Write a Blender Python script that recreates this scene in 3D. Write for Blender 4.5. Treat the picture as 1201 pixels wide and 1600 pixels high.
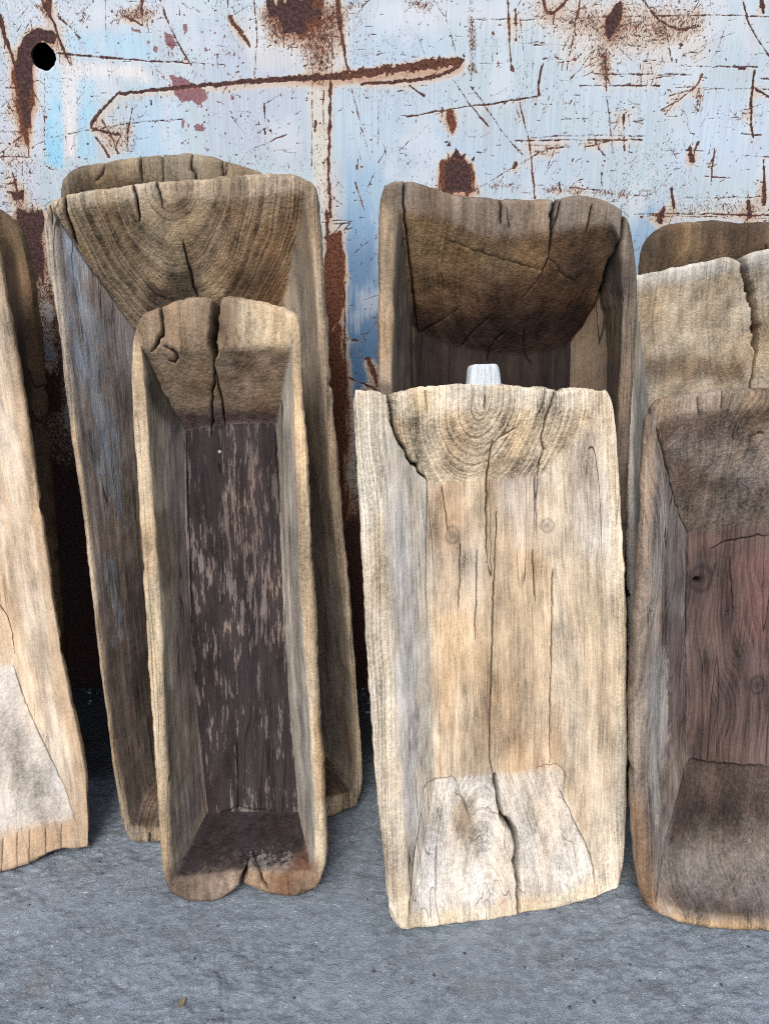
import bpy, math
import numpy as np
from mathutils import Matrix, Vector

for o in list(bpy.data.objects):
    bpy.data.objects.remove(o, do_unlink=True)
scene = bpy.context.scene
COL = scene.collection

# ---------------------------------------------------------------- camera
cam_data = bpy.data.cameras.new('camera')
cam_data.sensor_fit = 'VERTICAL'
cam_data.sensor_height = 24.0
cam_data.lens = 24.0 * 1202.0 / 1600.0
cam_data.clip_start = 0.02
cam_data.clip_end = 500.0
cam = bpy.data.objects.new('camera', cam_data)
cam.location = (0.0, -1.78, 1.15)
cam.rotation_euler = (math.radians(70.0), 0.0, 0.0)
COL.objects.link(cam)
scene.camera = cam

# ---------------------------------------------------------------- sky and sun (open shade, soft light from the upper left)
SUN_EL, SUN_AZ = 46.0, 193.0
world = bpy.data.worlds.new('World')
scene.world = world
world.use_nodes = True
wn = world.node_tree
wn.nodes.clear()
w_out = wn.nodes.new('ShaderNodeOutputWorld')
w_bg = wn.nodes.new('ShaderNodeBackground')
w_sky = wn.nodes.new('ShaderNodeTexSky')
w_sky.sky_type = 'NISHITA'
w_sky.sun_disc = False
w_sky.sun_elevation = math.radians(SUN_EL)
w_sky.sun_rotation = math.radians(SUN_AZ)
w_sky.air_density = 1.0
w_sky.dust_density = 2.5
w_sky.ozone_density = 1.0
w_bg.inputs['Strength'].default_value = 0.085
wn.links.new(w_sky.outputs[0], w_bg.inputs['Color'])
wn.links.new(w_bg.outputs[0], w_out.inputs['Surface'])

sun_data = bpy.data.lights.new('sun', 'SUN')
sun_data.energy = 1.5
sun_data.angle = math.radians(28.0)
sun_data.color = (1.0, 0.98, 0.965)
sun = bpy.data.objects.new('sun', sun_data)
_e, _a = math.radians(SUN_EL), math.radians(SUN_AZ)
sun_from = Vector((math.sin(_a) * math.cos(_e), math.cos(_a) * math.cos(_e), math.sin(_e)))
sun.rotation_euler = sun_from.to_track_quat('Z', 'Y').to_euler()
COL.objects.link(sun)

scene.view_settings.view_transform = 'Standard'
scene.view_settings.look = 'None'
scene.view_settings.gamma = 1.0
scene.view_settings.use_curve_mapping = False
scene.view_settings.exposure = 0.70
scene.render.engine = 'CYCLES'
scene.cycles.max_bounces = 6
scene.cycles.diffuse_bounces = 3
scene.cycles.use_denoising = False
scene.cycles.filter_width = 1.1
scene.cycles.sample_clamp_indirect = 4.0

# ---------------------------------------------------------------- numpy helpers
_rng0 = np.random.RandomState(7)
_PERM = np.concatenate([_rng0.permutation(4096)] * 2)
_VAL = _rng0.rand(4096)

def vnoise(x, y, z=None, seed=0):
    """smooth value noise, 0..1, on arrays of coordinates"""
    x = np.asarray(x, float) + seed * 17.31
    y = np.asarray(y, float) + seed * 5.17
    z = np.zeros_like(x) if z is None else np.asarray(z, float) + seed * 9.73
    xi = np.floor(x).astype(np.int64); yi = np.floor(y).astype(np.int64); zi = np.floor(z).astype(np.int64)
    fx = x - xi; fy = y - yi; fz = z - zi
    fx = fx * fx * (3 - 2 * fx); fy = fy * fy * (3 - 2 * fy); fz = fz * fz * (3 - 2 * fz)
    def h(a, b, c):
        return _VAL[_PERM[_PERM[_PERM[a & 4095] + (b & 4095)] + (c & 4095)]]
    def lerp(a, b, t):
        return a + (b - a) * t
    r = 0
    c0 = lerp(lerp(h(xi, yi, zi), h(xi + 1, yi, zi), fx), lerp(h(xi, yi + 1, zi), h(xi + 1, yi + 1, zi), fx), fy)
    c1 = lerp(lerp(h(xi, yi, zi + 1), h(xi + 1, yi, zi + 1), fx), lerp(h(xi, yi + 1, zi + 1), h(xi + 1, yi + 1, zi + 1), fx), fy)
    return lerp(c0, c1, fz)

def fbm(x, y, z=None, octv=4, seed=0, gain=0.5):
    a = 1.0; s = 0.0; t = 0.0; f = 1.0
    for o in range(octv):
        s = s + a * vnoise(np.asarray(x) * f, np.asarray(y) * f, None if z is None else np.asarray(z) * f, seed + o * 3)
        t += a; a *= gain; f *= 2.03
    return s / t

def sstep(a, b, x):
    t = np.clip((x - a) / (b - a), 0, 1)
    return t * t * (3 - 2 * t)

def poly_dist(px, py, pts):
    """distance to an open polyline and the position (0..1) along it, nearest point too"""
    pts = np.asarray(pts, float)
    seg = pts[1:] - pts[:-1]
    ln = np.hypot(seg[:, 0], seg[:, 1]); tot = ln.sum() + 1e-12
    acc = 0.0
    best = np.full(px.shape, 1e9); par = np.zeros(px.shape); nx = np.zeros(px.shape); ny = np.zeros(px.shape)
    for i in range(len(seg)):
        L2 = ln[i] ** 2 + 1e-14
        t = np.clip(((px - pts[i, 0]) * seg[i, 0] + (py - pts[i, 1]) * seg[i, 1]) / L2, 0, 1)
        cx = pts[i, 0] + t * seg[i, 0]; cy = pts[i, 1] + t * seg[i, 1]
        d = np.hypot(px - cx, py - cy)
        m = d < best
        best = np.where(m, d, best); par = np.where(m, (acc + t * ln[i]) / tot, par)
        nx = np.where(m, cx, nx); ny = np.where(m, cy, ny)
        acc += ln[i]
    return best, par, nx, ny

def poly_sd(px, py, pts):
    """signed distance to a closed polygon, positive inside"""
    pts = np.asarray(pts, float)
    d, _, _, _ = poly_dist(px, py, np.vstack([pts, pts[:1]]))
    inside = np.zeros(px.shape, bool)
    n = len(pts)
    for i in range(n):
        x1, y1 = pts[i]; x2, y2 = pts[(i + 1) % n]
        c = ((y1 > py) != (y2 > py)) & (px < (x2 - x1) * (py - y1) / (y2 - y1 + 1e-15) + x1)
        inside ^= c
    return np.where(inside, d, -d)

def chaikin(pts, it=2):
    p = np.asarray(pts, float)
    for _ in range(it):
        if len(p) < 3:
            break
        q = p[:-1] * 0.75 + p[1:] * 0.25
        r = p[:-1] * 0.25 + p[1:] * 0.75
        m = np.empty((2 * len(q), 2)); m[0::2] = q; m[1::2] = r
        p = np.vstack([p[:1], m, p[-1:]])
    return p

def resample(pts, n):
    p = np.asarray(pts, float)
    d = np.r_[0, np.cumsum(np.hypot(*(p[1:] - p[:-1]).T))]
    s = np.linspace(0, d[-1], n + 1)
    return np.stack([np.interp(s, d, p[:, 0]), np.interp(s, d, p[:, 1])], 1)

def plen(pts):
    p = np.asarray(pts, float)
    return np.hypot(*(p[1:] - p[:-1]).T).sum()

def scoops(u, v, z, seed):
    """overlapping shallow cuts of an adze: squared distance to jittered cell centres"""
    x, y = (u + 0.6 * z) * 30 + seed, (v + 0.25 * z) * 15
    xi, yi = np.floor(x).astype(np.int64), np.floor(y).astype(np.int64)
    best = np.full(x.shape, 9.0)
    for a in (-1, 0, 1):
        for b in (-1, 0, 1):
            k = _PERM[_PERM[(xi + a) & 4095] + ((yi + b) & 4095)]
            d = (xi + a + 0.1 + 0.8 * _VAL[k] - x) ** 2 + (yi + b + 0.1 + 0.8 * _VAL[(k * 7 + 13) & 4095] - y) ** 2
            best = np.minimum(best, d)
    return np.minimum(best, 1.0)

REGIONS = ('rim', 'side_left', 'end_top', 'side_right', 'end_bottom', 'floor')

def trough_base(T):
    """front surface of one hollowed trough in its own metres (u across, v along, w depth),
    as rings: outer edge > inner edge of the rim > foot of the walls, then the floor patch"""
    h = T.get('step', 0.003)
    O, I, F = T['outer'], T['inner'], T['floor']
    nl = max(24, int(max(plen(O['L']), plen(O['R'])) / (1.3 * h))); nt = max(16, int(max(plen(O['T']), plen(O['B'])) / h))
    def loop(D):
        L = resample(chaikin(D['L'][::-1]), nl)[:-1]       # BL -> TL
        Tt = resample(chaikin(D['T']), nt)[:-1]             # TL -> TR
        R = resample(chaikin(D['R']), nl)[:-1]              # TR -> BR
        B = resample(chaikin(D['B'][::-1]), nt)[:-1]        # BR -> BL
        return np.vstack([L, Tt, R, B])
    Lo, Li, Lf = loop(O), loop(I), loop(F)
    M = 2 * (nl + nt)
    # hand-hewn wobble of the edges
    for arr, a, sd in ((Lo, 0.0013, 1), (Li, 0.0020, 2), (Lf, 0.0015, 3)):
        arr[:, 0] += a * 2 * (fbm(arr[:, 0] * 35, arr[:, 1] * 35, octv=3, seed=sd + T['seed']) - 0.5)
        arr[:, 1] += a * 2 * (fbm(arr[:, 0] * 35 + 40, arr[:, 1] * 35, octv=3, seed=sd + T['seed']) - 0.5)
    wf = T['depth']; wi = T.get('rim_drop', 0.004)
    dr = np.hypot(*(Li - Lo).T); dw = np.hypot(*(Lf - Li).T)
    nr = max(4, int(np.percentile(dr, 85) / (1.6 * h))); nw = max(8, int(np.hypot(np.percentile(dw, 80), wf) / (1.6 * h)))
    rings = []; ws = []
    for j in range(nr + 1):
        t = j / nr
        rings.append(Lo + (Li - Lo) * t); ws.append(np.full(M, wi * t * t))
    bow = T.get('bow', 0.0)
    for j in range(1, nw + 1):
        t = j / nw
        rings.append(Li + (Lf - Li) * t)
        ws.append(np.full(M, wi + (wf - wi) * (t + bow * t * (1 - t))))
    nring = nr + nw + 1
    P = np.vstack(rings); W = np.concatenate(ws)
    # floor by transfinite interpolation
    L = Lf[:nl + 1]; Tt = Lf[nl:nl + nt + 1]; R = Lf[nl + nt:2 * nl + nt + 1][::-1]
    B = np.vstack([Lf[2 * nl + nt:], Lf[:1]])[::-1]
    a = np.linspace(0, 1, nt + 1)[None, :, None]; b = np.linspace(0, 1, nl + 1)[:, None, None]
    S = (1 - a) * L[:, None] + a * R[:, None] + (1 - b) * B[None] + b * Tt[None] \
        - ((1 - a) * (1 - b) * L[0] + a * (1 - b) * R[0] + (1 - a) * b * L[-1] + a * b * R[-1])
    inner = S[1:-1, 1:-1].reshape(-1, 2)
    base = len(P)
    P = np.vstack([P, inner]); W = np.concatenate([W, np.full(len(inner), wf)])
    idx = np.empty((nl + 1, nt + 1), np.int64)
    last = (nring - 1) * M
    idx[1:-1, 1:-1] = base + np.arange((nl - 1) * (nt - 1)).reshape(nl - 1, nt - 1)
    idx[:, 0] = last + np.arange(nl + 1)
    idx[-1, :] = last + nl + np.arange(nt + 1)
    idx[:, -1] = (last + nl + nt + np.arange(nl + 1))[::-1]
    idx[0, :] = np.r_[last + 2 * nl + nt + np.arange(nt), last][::-1]
    k = np.arange(M); k2 = (k + 1) % M
    side = np.empty(M, int); side[:nl] = 1; side[nl:nl + nt] = 2; side[nl + nt:2 * nl + nt] = 3; side[2 * nl + nt:] = 4
    faces = []; reg = []
    for j in range(nring - 1):
        faces.append(np.stack([j * M + k, j * M + k2, (j + 1) * M + k2, (j + 1) * M + k], 1)[:, ::-1])
        reg.append(np.zeros(M, int) if j < nr else side)
    fq = np.stack([idx[:-1, :-1], idx[:-1, 1:], idx[1:, 1:], idx[1:, :-1]], -1).reshape(-1, 4)
    faces.append(fq); reg.append(np.full(len(fq), 5))
    faces = np.vstack(faces); reg = np.concatenate(reg)
    V = np.column_stack([P, -W])
    # soften the creases as wear does
    e = np.vstack([faces[:, [0, 1]], faces[:, [1, 2]], faces[:, [2, 3]], faces[:, [3, 0]]])
    n = len(V)
    deg = np.bincount(e[:, 0], minlength=n) + np.bincount(e[:, 1], minlength=n)
    hold = np.zeros(n, bool); hold[:M] = True
    for _ in range(T.get('wear', 8)):
        for c in range(3):
            s = np.bincount(e[:, 0], V[e[:, 1], c], n) + np.bincount(e[:, 1], V[e[:, 0], c], n)
            V[:, c] = np.where(hold, V[:, c], 0.5 * V[:, c] + 0.5 * s / deg)
    # round over the outer edge
    r = T.get('round', 0.012)
    edge = np.full(n, 9.0)
    for j in range(nr + nw + 1):
        edge[j * M:(j + 1) * M] = np.hypot(*(V[j * M:(j + 1) * M, :2] - V[:M, :2]).T)
    q = np.clip((r - edge) / r, 0, 1)
    V[:, 2] -= r * (1 - np.sqrt(np.maximum(0, 1 - q * q)))
    vreg = np.full(n, 5)
    for rr in (5, 1, 2, 3, 4, 0):
        vreg[faces[reg == rr].ravel()] = rr
    return dict(edge=edge, V=V, faces=faces, reg=reg, vreg=vreg, M=M, nl=nl, nt=nt, nr=nr, nw=nw)

def vert_normals(V, faces):
    a, b, c, d = (V[faces[:, i]] for i in range(4))
    fn = np.cross(c - a, d - b)
    N = np.zeros_like(V)
    for i in range(4):
        for k in range(3):
            N[:, k] += np.bincount(faces[:, i], fn[:, k], len(V))
    return N / (np.linalg.norm(N, axis=1)[:, None] + 1e-12)

# ---------------------------------------------------------------- traced sizes in metres
TROUGHS = [
{'key':'A','depth':0.085,'seed':11,'wear':16,'round':0.01,'step':0.0032,'back':0.03,'col':{'rim':((206,178,140),(188,154,112)),'side_left':((222,202,174),(205,178,140)),'side_right':((226,206,176),(208,180,142)),'end_top':((205,195,178),(190,178,158)),'end_bottom':((214,206,192),(198,188,172)),'floor':((222,200,168),(202,170,128))},'mcol':(170,120,70),'ring':(0.0,0.04,160,0.05),'grain':0.34,'checks':0.4,'desat':0.22,'mott':0.35,'loc':[-0.65324,-0.61848,0.0],'yaw':0.3325,'lean':12.5,'outer':{'L':[[-0.24566,1.14046],[-0.28368,0.83203],[-0.30388,0.38863],[-0.31045,0.04546]],'T':[[-0.24566,1.14046],[-0.12427,1.16818],[0.01108,1.17846],[0.06568,1.16774]],'R':[[0.06568,1.16774],[0.07143,1.06117],[0.07429,0.96104],[0.07721,0.85866],[0.07945,0.7305],[0.08068,0.59896],[0.08051,0.48885],[0.08255,0.3759],[0.08838,0.27247],[0.09661,0.18593],[0.09243,0.10072],[0.08184,0.01053]],'B':[[-0.31045,0.04546],[-0.23743,0.02471],[-0.14503,0.00759],[-0.07978,0.00637],[-0.05212,0.00532],[-0.02316,0.01198],[0.00975,0.0204],[0.03538,0.02292],[0.05745,0.01298],[0.08184,0.01053]]},'inner':{'L':[[-0.22649,1.10042],[-0.25808,0.82968],[-0.28196,0.38284],[-0.27565,0.12103]],'T':[[-0.22649,1.10042],[-0.13159,1.12463],[-0.01536,1.13378],[0.04169,1.12779]],'R':[[0.04169,1.12779],[0.05341,1.02917],[0.05582,0.95102],[0.0575,0.84864],[0.05914,0.72637],[0.0601,0.59496],[0.05971,0.48496],[0.06151,0.37215],[0.06675,0.27537],[0.07174,0.18319],[0.06378,0.0777]],'B':[[-0.27565,0.12103],[-0.17603,0.09872],[-0.07032,0.08415],[-0.00359,0.08147],[0.06378,0.0777]]},'floor':{'L':[[-0.2165,0.89189],[-0.23809,0.70937],[-0.24053,0.44494]],'T':[[-0.2165,0.89189],[-0.16713,0.88842],[-0.10637,0.88414],[-0.03021,0.90239]],'R':[[-0.03021,0.90239],[-0.02638,0.73439],[-0.02022,0.5601],[-0.01831,0.38011]],'B':[[-0.24053,0.44494],[-0.15183,0.39784],[-0.04282,0.38453],[-0.01831,0.38011]]},'cracks':[([[-0.01828,0.38063],[-0.00036,0.29254],[0.02874,0.20521],[0.05371,0.1302],[0.06215,0.07366]],0.8,3),([[-0.02719,0.50457],[-0.01039,0.46533],[-0.01233,0.40709]],1.2,5),([[-0.06517,0.07265],[-0.07732,0.00536]],0.6,3),([[-0.04058,0.07744],[-0.04923,0.00695]],0.6,3),([[-0.0184,0.07728],[-0.02724,0.01064]],0.6,3),([[0.00908,0.07667],[0.00354,0.01848]],0.6,3),([[0.03764,0.07475],[0.03146,0.02641]],0.6,3)],'stains_and_shade':[('rim',[[-0.15591,0.0951],[-0.00296,0.08167],[0.06215,0.07366],[0.08588,0.04351],[0.08014,-0.00395],[-0.0806,0.0],[-0.16971,0.01233]],0.006,(214,178,136),0.7,0.004),('rim',[[0.07643,0.73066],[0.09659,0.72875],[0.10248,0.48539],[0.08089,0.48458]],0.004,(176,128,72),0.7,0.006),('rim',[[0.06726,1.0061],[0.07426,0.95919],[0.0787,0.77646],[0.07065,0.77891]],0.004,(180,134,80),0.5,0.006)],'mask':[],'knots':[]},
{'key':'B','depth':0.12,'seed':12,'wear':6,'round':0.012,'step':0.005,'back':0.03,'col':{'rim':((142,112,78),(112,86,58)),'side_left':((96,76,54),(74,58,42)),'side_right':((70,56,42),(56,44,34)),'end_top':((92,76,54),(70,56,40)),'end_bottom':((90,74,56),(70,56,42)),'floor':((80,64,48),(60,48,36))},'mcol':(60,45,35),'ring':(0.0,0.05,150,0.1),'grain':0.6,'loc':[-0.76473,-0.40431,0.0],'yaw':0.14038,'lean':9,'outer':{'L':[[-0.27735,1.18404],[-0.35253,0.76564],[-0.42623,0.04458]],'T':[[-0.27735,1.18404],[-0.16394,1.21024],[-0.02904,1.21537],[0.06129,1.20659]],'R':[[0.06129,1.20659],[0.08056,1.1928],[0.09847,1.16493],[0.1065,1.09657],[0.10953,1.00021],[0.10654,0.88899],[0.10619,0.82582],[0.10177,0.69657],[0.09837,0.54953],[0.09358,0.39726],[0.08719,0.22485],[0.07155,0.00793]],'B':[[-0.42623,0.04458],[-0.2659,0.02028],[-0.07349,-0.0],[0.07155,0.00793]]},'inner':{'L':[[-0.25422,1.13366],[-0.32059,0.76403],[-0.38222,0.10413]],'T':[[-0.25422,1.13366],[-0.17332,1.1564],[-0.01438,1.16092],[0.06391,1.15855]],'R':[[0.06391,1.15855],[0.08169,1.13977],[0.08276,1.0733],[0.08194,0.97636],[0.08076,0.90832],[0.0831,0.82628],[0.07462,0.69714],[0.07202,0.55004],[0.06677,0.39777],[0.05988,0.22538],[0.04963,0.0692]],'B':[[-0.38222,0.10413],[-0.25914,0.08458],[-0.06698,0.07005],[0.04963,0.0692]]},'floor':{'L':[[-0.28337,0.93548],[-0.3669,0.30031]],'T':[[-0.28337,0.93548],[-0.19749,0.93366],[-0.05997,0.93074]],'R':[[-0.05997,0.93074],[-0.05901,0.60183],[-0.05465,0.27657]],'B':[[-0.3669,0.30031],[-0.2171,0.28136],[-0.05465,0.27657]]},'cracks':[([[0.08039,0.90429],[0.09141,0.8609],[0.10625,0.87579]],1.5,6),([[0.07716,0.8255],[0.08922,0.79326],[0.10223,0.81414]],1.5,6)],'stains_and_shade':[('rim',[[0.05055,1.21344],[0.10463,1.17892],[0.10588,1.09691],[0.08536,1.1231],[0.05547,1.15753],[0.04188,1.15817]],0.008,(96,80,52),0.8,0.006),('rim',[[0.08059,0.8984],[0.10645,0.89495],[0.10121,0.77552],[0.07875,0.77545]],0.006,(104,80,56),0.7,0.006)],'mask':[],'knots':[]},
{'key':'C','depth':0.11,'seed':13,'wear':8,'round':0.014,'step':0.005,'back':0.02,'col':{'rim':((159,142,114),(122,106,80)),'side_left':((120,105,82),(95,82,64)),'side_right':((120,105,82),(95,82,64)),'end_top':((123,105,77),(96,81,59)),'end_bottom':((110,95,75),(90,76,60)),'floor':((110,96,76),(88,76,60))},'mcol':(60,50,40),'ring':(0.0,0.1,120,0.1),'grain':0.7,'loc':[-0.4232,-0.35886,0.0],'yaw':0.1043,'lean':8,'outer':{'L':[[-0.17035,1.25801],[-0.17749,1.23306],[-0.18537,1.09402],[-0.18818,0.61488],[-0.17596,0.00625]],'T':[[-0.17035,1.25801],[-0.15227,1.27617],[-0.09036,1.28903],[-0.01635,1.30207],[0.05266,1.30497],[0.1029,1.30545],[0.15023,1.29107],[0.19574,1.27882],[0.22914,1.26059]],'R':[[0.22914,1.26059],[0.23935,1.21162],[0.24031,0.86667],[0.19086,-0.00109]],'B':[[-0.17596,0.00625],[-0.00904,-0.00341],[0.19086,-0.00109]]},'inner':{'L':[[-0.1528,1.23392],[-0.15902,1.09429],[-0.16382,0.61315],[-0.14464,0.061]],'T':[[-0.1528,1.23392],[-0.1074,1.241],[-0.05896,1.25384],[0.02447,1.2532],[0.10878,1.25139],[0.20543,1.22979]],'R':[[0.20543,1.22979],[0.21166,0.86704],[0.1644,0.0543]],'B':[[-0.14464,0.061],[-0.00584,0.05401],[0.1644,0.0543]]},'floor':{'L':[[-0.12306,1.07896],[-0.12761,0.19519]],'T':[[-0.12306,1.07896],[-0.00509,1.0911],[0.13936,1.07737]],'R':[[0.13936,1.07737],[0.106,0.18098]],'B':[[-0.12761,0.19519],[-0.01165,0.18814],[0.106,0.18098]]},'cracks':[([[-0.08655,1.28343],[-0.09,1.26456],[-0.10601,1.25513]],2,8),([[-0.0191,1.30032],[-0.02019,1.25374]],2,10),([[0.02143,1.30302],[0.01893,1.24483]],1.5,8),([[0.07676,1.30551],[0.0715,1.27514],[0.08416,1.26688],[0.0739,1.23702]],3,12),([[0.12863,1.28994],[0.12818,1.24591]],2,10),([[0.14045,1.29416],[0.13704,1.24424]],1.5,9)],'stains_and_shade':[('rim',[[-0.13875,1.25945],[-0.0808,1.26643],[-0.04593,1.25237],[-0.09779,1.24395],[-0.15384,1.23376]],0.006,(104,82,52),0.7,0.006),('rim',[[-0.04362,1.29723],[0.00117,1.30225],[0.00157,1.28102],[-0.04532,1.27798]],0.008,(172,158,132),0.5,0.006)],'mask':[],'knots':[]},
{'key':'D','depth':0.16,'seed':14,'wear':7,'round':0.011,'step':0.003,'back':0.024,'col':{'rim':((185,164,133),(149,129,101)),'side_left':((198,182,168),(150,135,125)),'side_right':((166,153,133),(128,115,97)),'end_top':((178,152,114),(137,114,83)),'end_bottom':((108,92,78),(84,70,58)),'floor':((120,108,94),(90,80,68))},'mcol':(178,186,196),'ring':(-0.04193,0.035,200,0.4),'grain':0.6,'mgrain':16,'saw':0.8,'mfreq':170,'ringf':0.15,'loc':[-0.28014,-0.5345,0.0],'yaw':0.20816,'lean':8.3,'outer':{'L':[[-0.23879,1.21376],[-0.25239,1.19875],[-0.2584,1.15462],[-0.2556,1.07277],[-0.25111,0.9565],[-0.24974,0.82466],[-0.24508,0.68699],[-0.24506,0.50686],[-0.24473,0.34267],[-0.2396,0.18326],[-0.23737,0.05901],[-0.22432,0.01874]],'T':[[-0.23879,1.21376],[-0.21678,1.22388],[-0.16536,1.23535],[-0.0932,1.24219],[-0.00903,1.2493],[0.09912,1.261],[0.16517,1.26194],[0.19575,1.24877]],'R':[[0.19575,1.24877],[0.20831,1.22891],[0.21127,1.12147],[0.21317,1.0104],[0.21632,0.89545],[0.21958,0.77645],[0.22543,0.65299],[0.23276,0.5248],[0.2378,0.39196],[0.24276,0.28193],[0.24817,0.13966],[0.24827,0.06685],[0.22889,0.0182]],'B':[[-0.22432,0.01874],[-0.17575,0.00317],[0.01882,-0.00434],[0.17028,0.0011],[0.22889,0.0182]]},'inner':{'L':[[-0.23686,1.19351],[-0.23669,1.10396],[-0.23607,0.97757],[-0.23885,0.8237],[-0.23501,0.68546],[-0.23469,0.50451],[-0.23637,0.33983],[-0.23334,0.18006],[-0.21909,0.05333]],'T':[[-0.23686,1.19351],[-0.18926,1.20583],[-0.10139,1.21353],[-0.01137,1.22142],[0.04699,1.21153],[0.11909,1.22569],[0.18388,1.22733]],'R':[[0.18388,1.22733],[0.18997,1.12207],[0.1915,1.01103],[0.19664,0.89606],[0.20075,0.77702],[0.20625,0.65358],[0.21446,0.52531],[0.22171,0.39221],[0.22848,0.26798],[0.23282,0.1397],[0.21903,0.06018]],'B':[[-0.21909,0.05333],[-0.17321,0.0357],[0.02121,0.03054],[0.21903,0.06018]]},'floor':{'L':[[-0.1331,0.99827],[-0.14839,0.77801],[-0.15973,0.51443],[-0.16414,0.26058],[-0.15394,0.13313]],'T':[[-0.1331,0.99827],[-0.049,0.96802],[0.04966,0.96517],[0.13843,1.01263]],'R':[[0.13843,1.01263],[0.13984,0.76222],[0.15187,0.48628],[0.16631,0.2194],[0.18113,0.0778]],'B':[[-0.15394,0.13313],[0.00576,0.11821],[0.18113,0.0778]]},'cracks':[([[-0.21691,1.22239],[-0.21575,1.18702],[-0.21065,1.15938],[-0.20745,1.1477]],3.0,16),([[-0.10609,1.23813],[-0.10035,1.20909],[-0.10228,1.18219]],3.0,18),([[-0.06757,1.24456],[-0.06219,1.21664],[-0.06035,1.20332]],2.2,12),([[-0.24063,1.20801],[-0.24073,1.17422]],1.2,6),([[-0.03297,1.15331],[-0.0247,1.09742],[-0.01422,1.05546]],4,9),([[-0.18779,0.03287],[-0.18662,0.00507]],1.6,8),([[0.05405,0.03547],[0.0527,0.00182]],1.5,7),([[-0.2354,1.19179],[-0.20472,1.12529],[-0.16982,1.06357],[-0.14141,1.0072]],2.0,4)],'stains_and_shade':[('rim',[[-0.21624,1.22885],[-0.10022,1.24213],[-0.06202,1.24496],[-0.06526,1.21624],[-0.10098,1.21326],[-0.21231,1.19957]],0.008,(178,164,140),0.6,0.008),('rim',[[-0.26092,1.18474],[-0.23993,1.18466],[-0.22392,0.79776],[-0.24115,0.80156]],0.006,(170,160,142),0.6,0.008),('side_left',[[-0.22969,1.16829],[-0.19153,1.07795],[-0.13643,0.98847],[-0.14402,0.85264],[-0.18933,0.90696],[-0.22972,1.04066]],0.02,(168,161,158),0.6,0.02),('side_left',[[-0.23078,0.88933],[-0.1421,0.87971],[-0.14407,0.5118],[-0.22199,0.55619]],0.03,(160,145,130),0.6,0.02),('side_left',[[-0.23311,0.56604],[-0.13777,0.51322],[-0.15254,0.105],[-0.22555,0.05703],[-0.23402,0.31162]],0.03,(114,100,88),0.6,0.02),('end_top',[[0.02919,1.20622],[0.18003,1.22297],[0.17329,1.10487],[0.13933,0.99383],[0.01154,1.10739]],0.02,(158,124,86),0.7,0.02),('end_top',[[-0.21109,1.19606],[-0.10935,1.19989],[-0.08947,1.11051],[-0.11902,0.99941],[-0.18848,1.11089]],0.02,(134,118,94),0.5,0.02),('end_top',[[-0.1022,1.20468],[-0.04054,1.20453],[-0.03196,1.12998],[-0.04235,1.08755],[-0.09427,1.11036]],0.015,(158,142,110),0.6,0.012),('end_top',[[-0.10007,1.07125],[-0.01991,1.12981],[-2e-05,1.04115],[0.06017,0.97543],[-0.12036,0.97616]],0.012,(62,54,44),0.75,0.012),('end_top',[[0.04617,1.10661],[0.1301,1.12992],[0.14015,1.06462],[0.08838,1.01998],[0.0297,1.04251]],0.014,(84,64,44),0.65,0.012),('side_right',[[0.16527,0.89476],[0.2179,0.77632],[0.22111,0.38983],[0.23513,0.11265],[0.13778,0.07317]],0.02,(112,98,82),0.5,0.015)],'mask':[('side_left',[[-0.2352,1.17176],[-0.20826,1.13553],[-0.1938,1.05546],[-0.19654,0.95534],[-0.18857,0.84795],[-0.19001,0.71407],[-0.18837,0.62454],[-0.20586,0.67227],[-0.22365,0.80843],[-0.22349,0.95618],[-0.23137,1.07231]],0.01,0.034),('side_left',[[-0.21923,0.59251],[-0.20582,0.57086],[-0.20051,0.41262],[-0.21404,0.42404]],0.006,0.024)],'knots':[]},  # the side_right patch paints in the shadow of trough E
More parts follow.
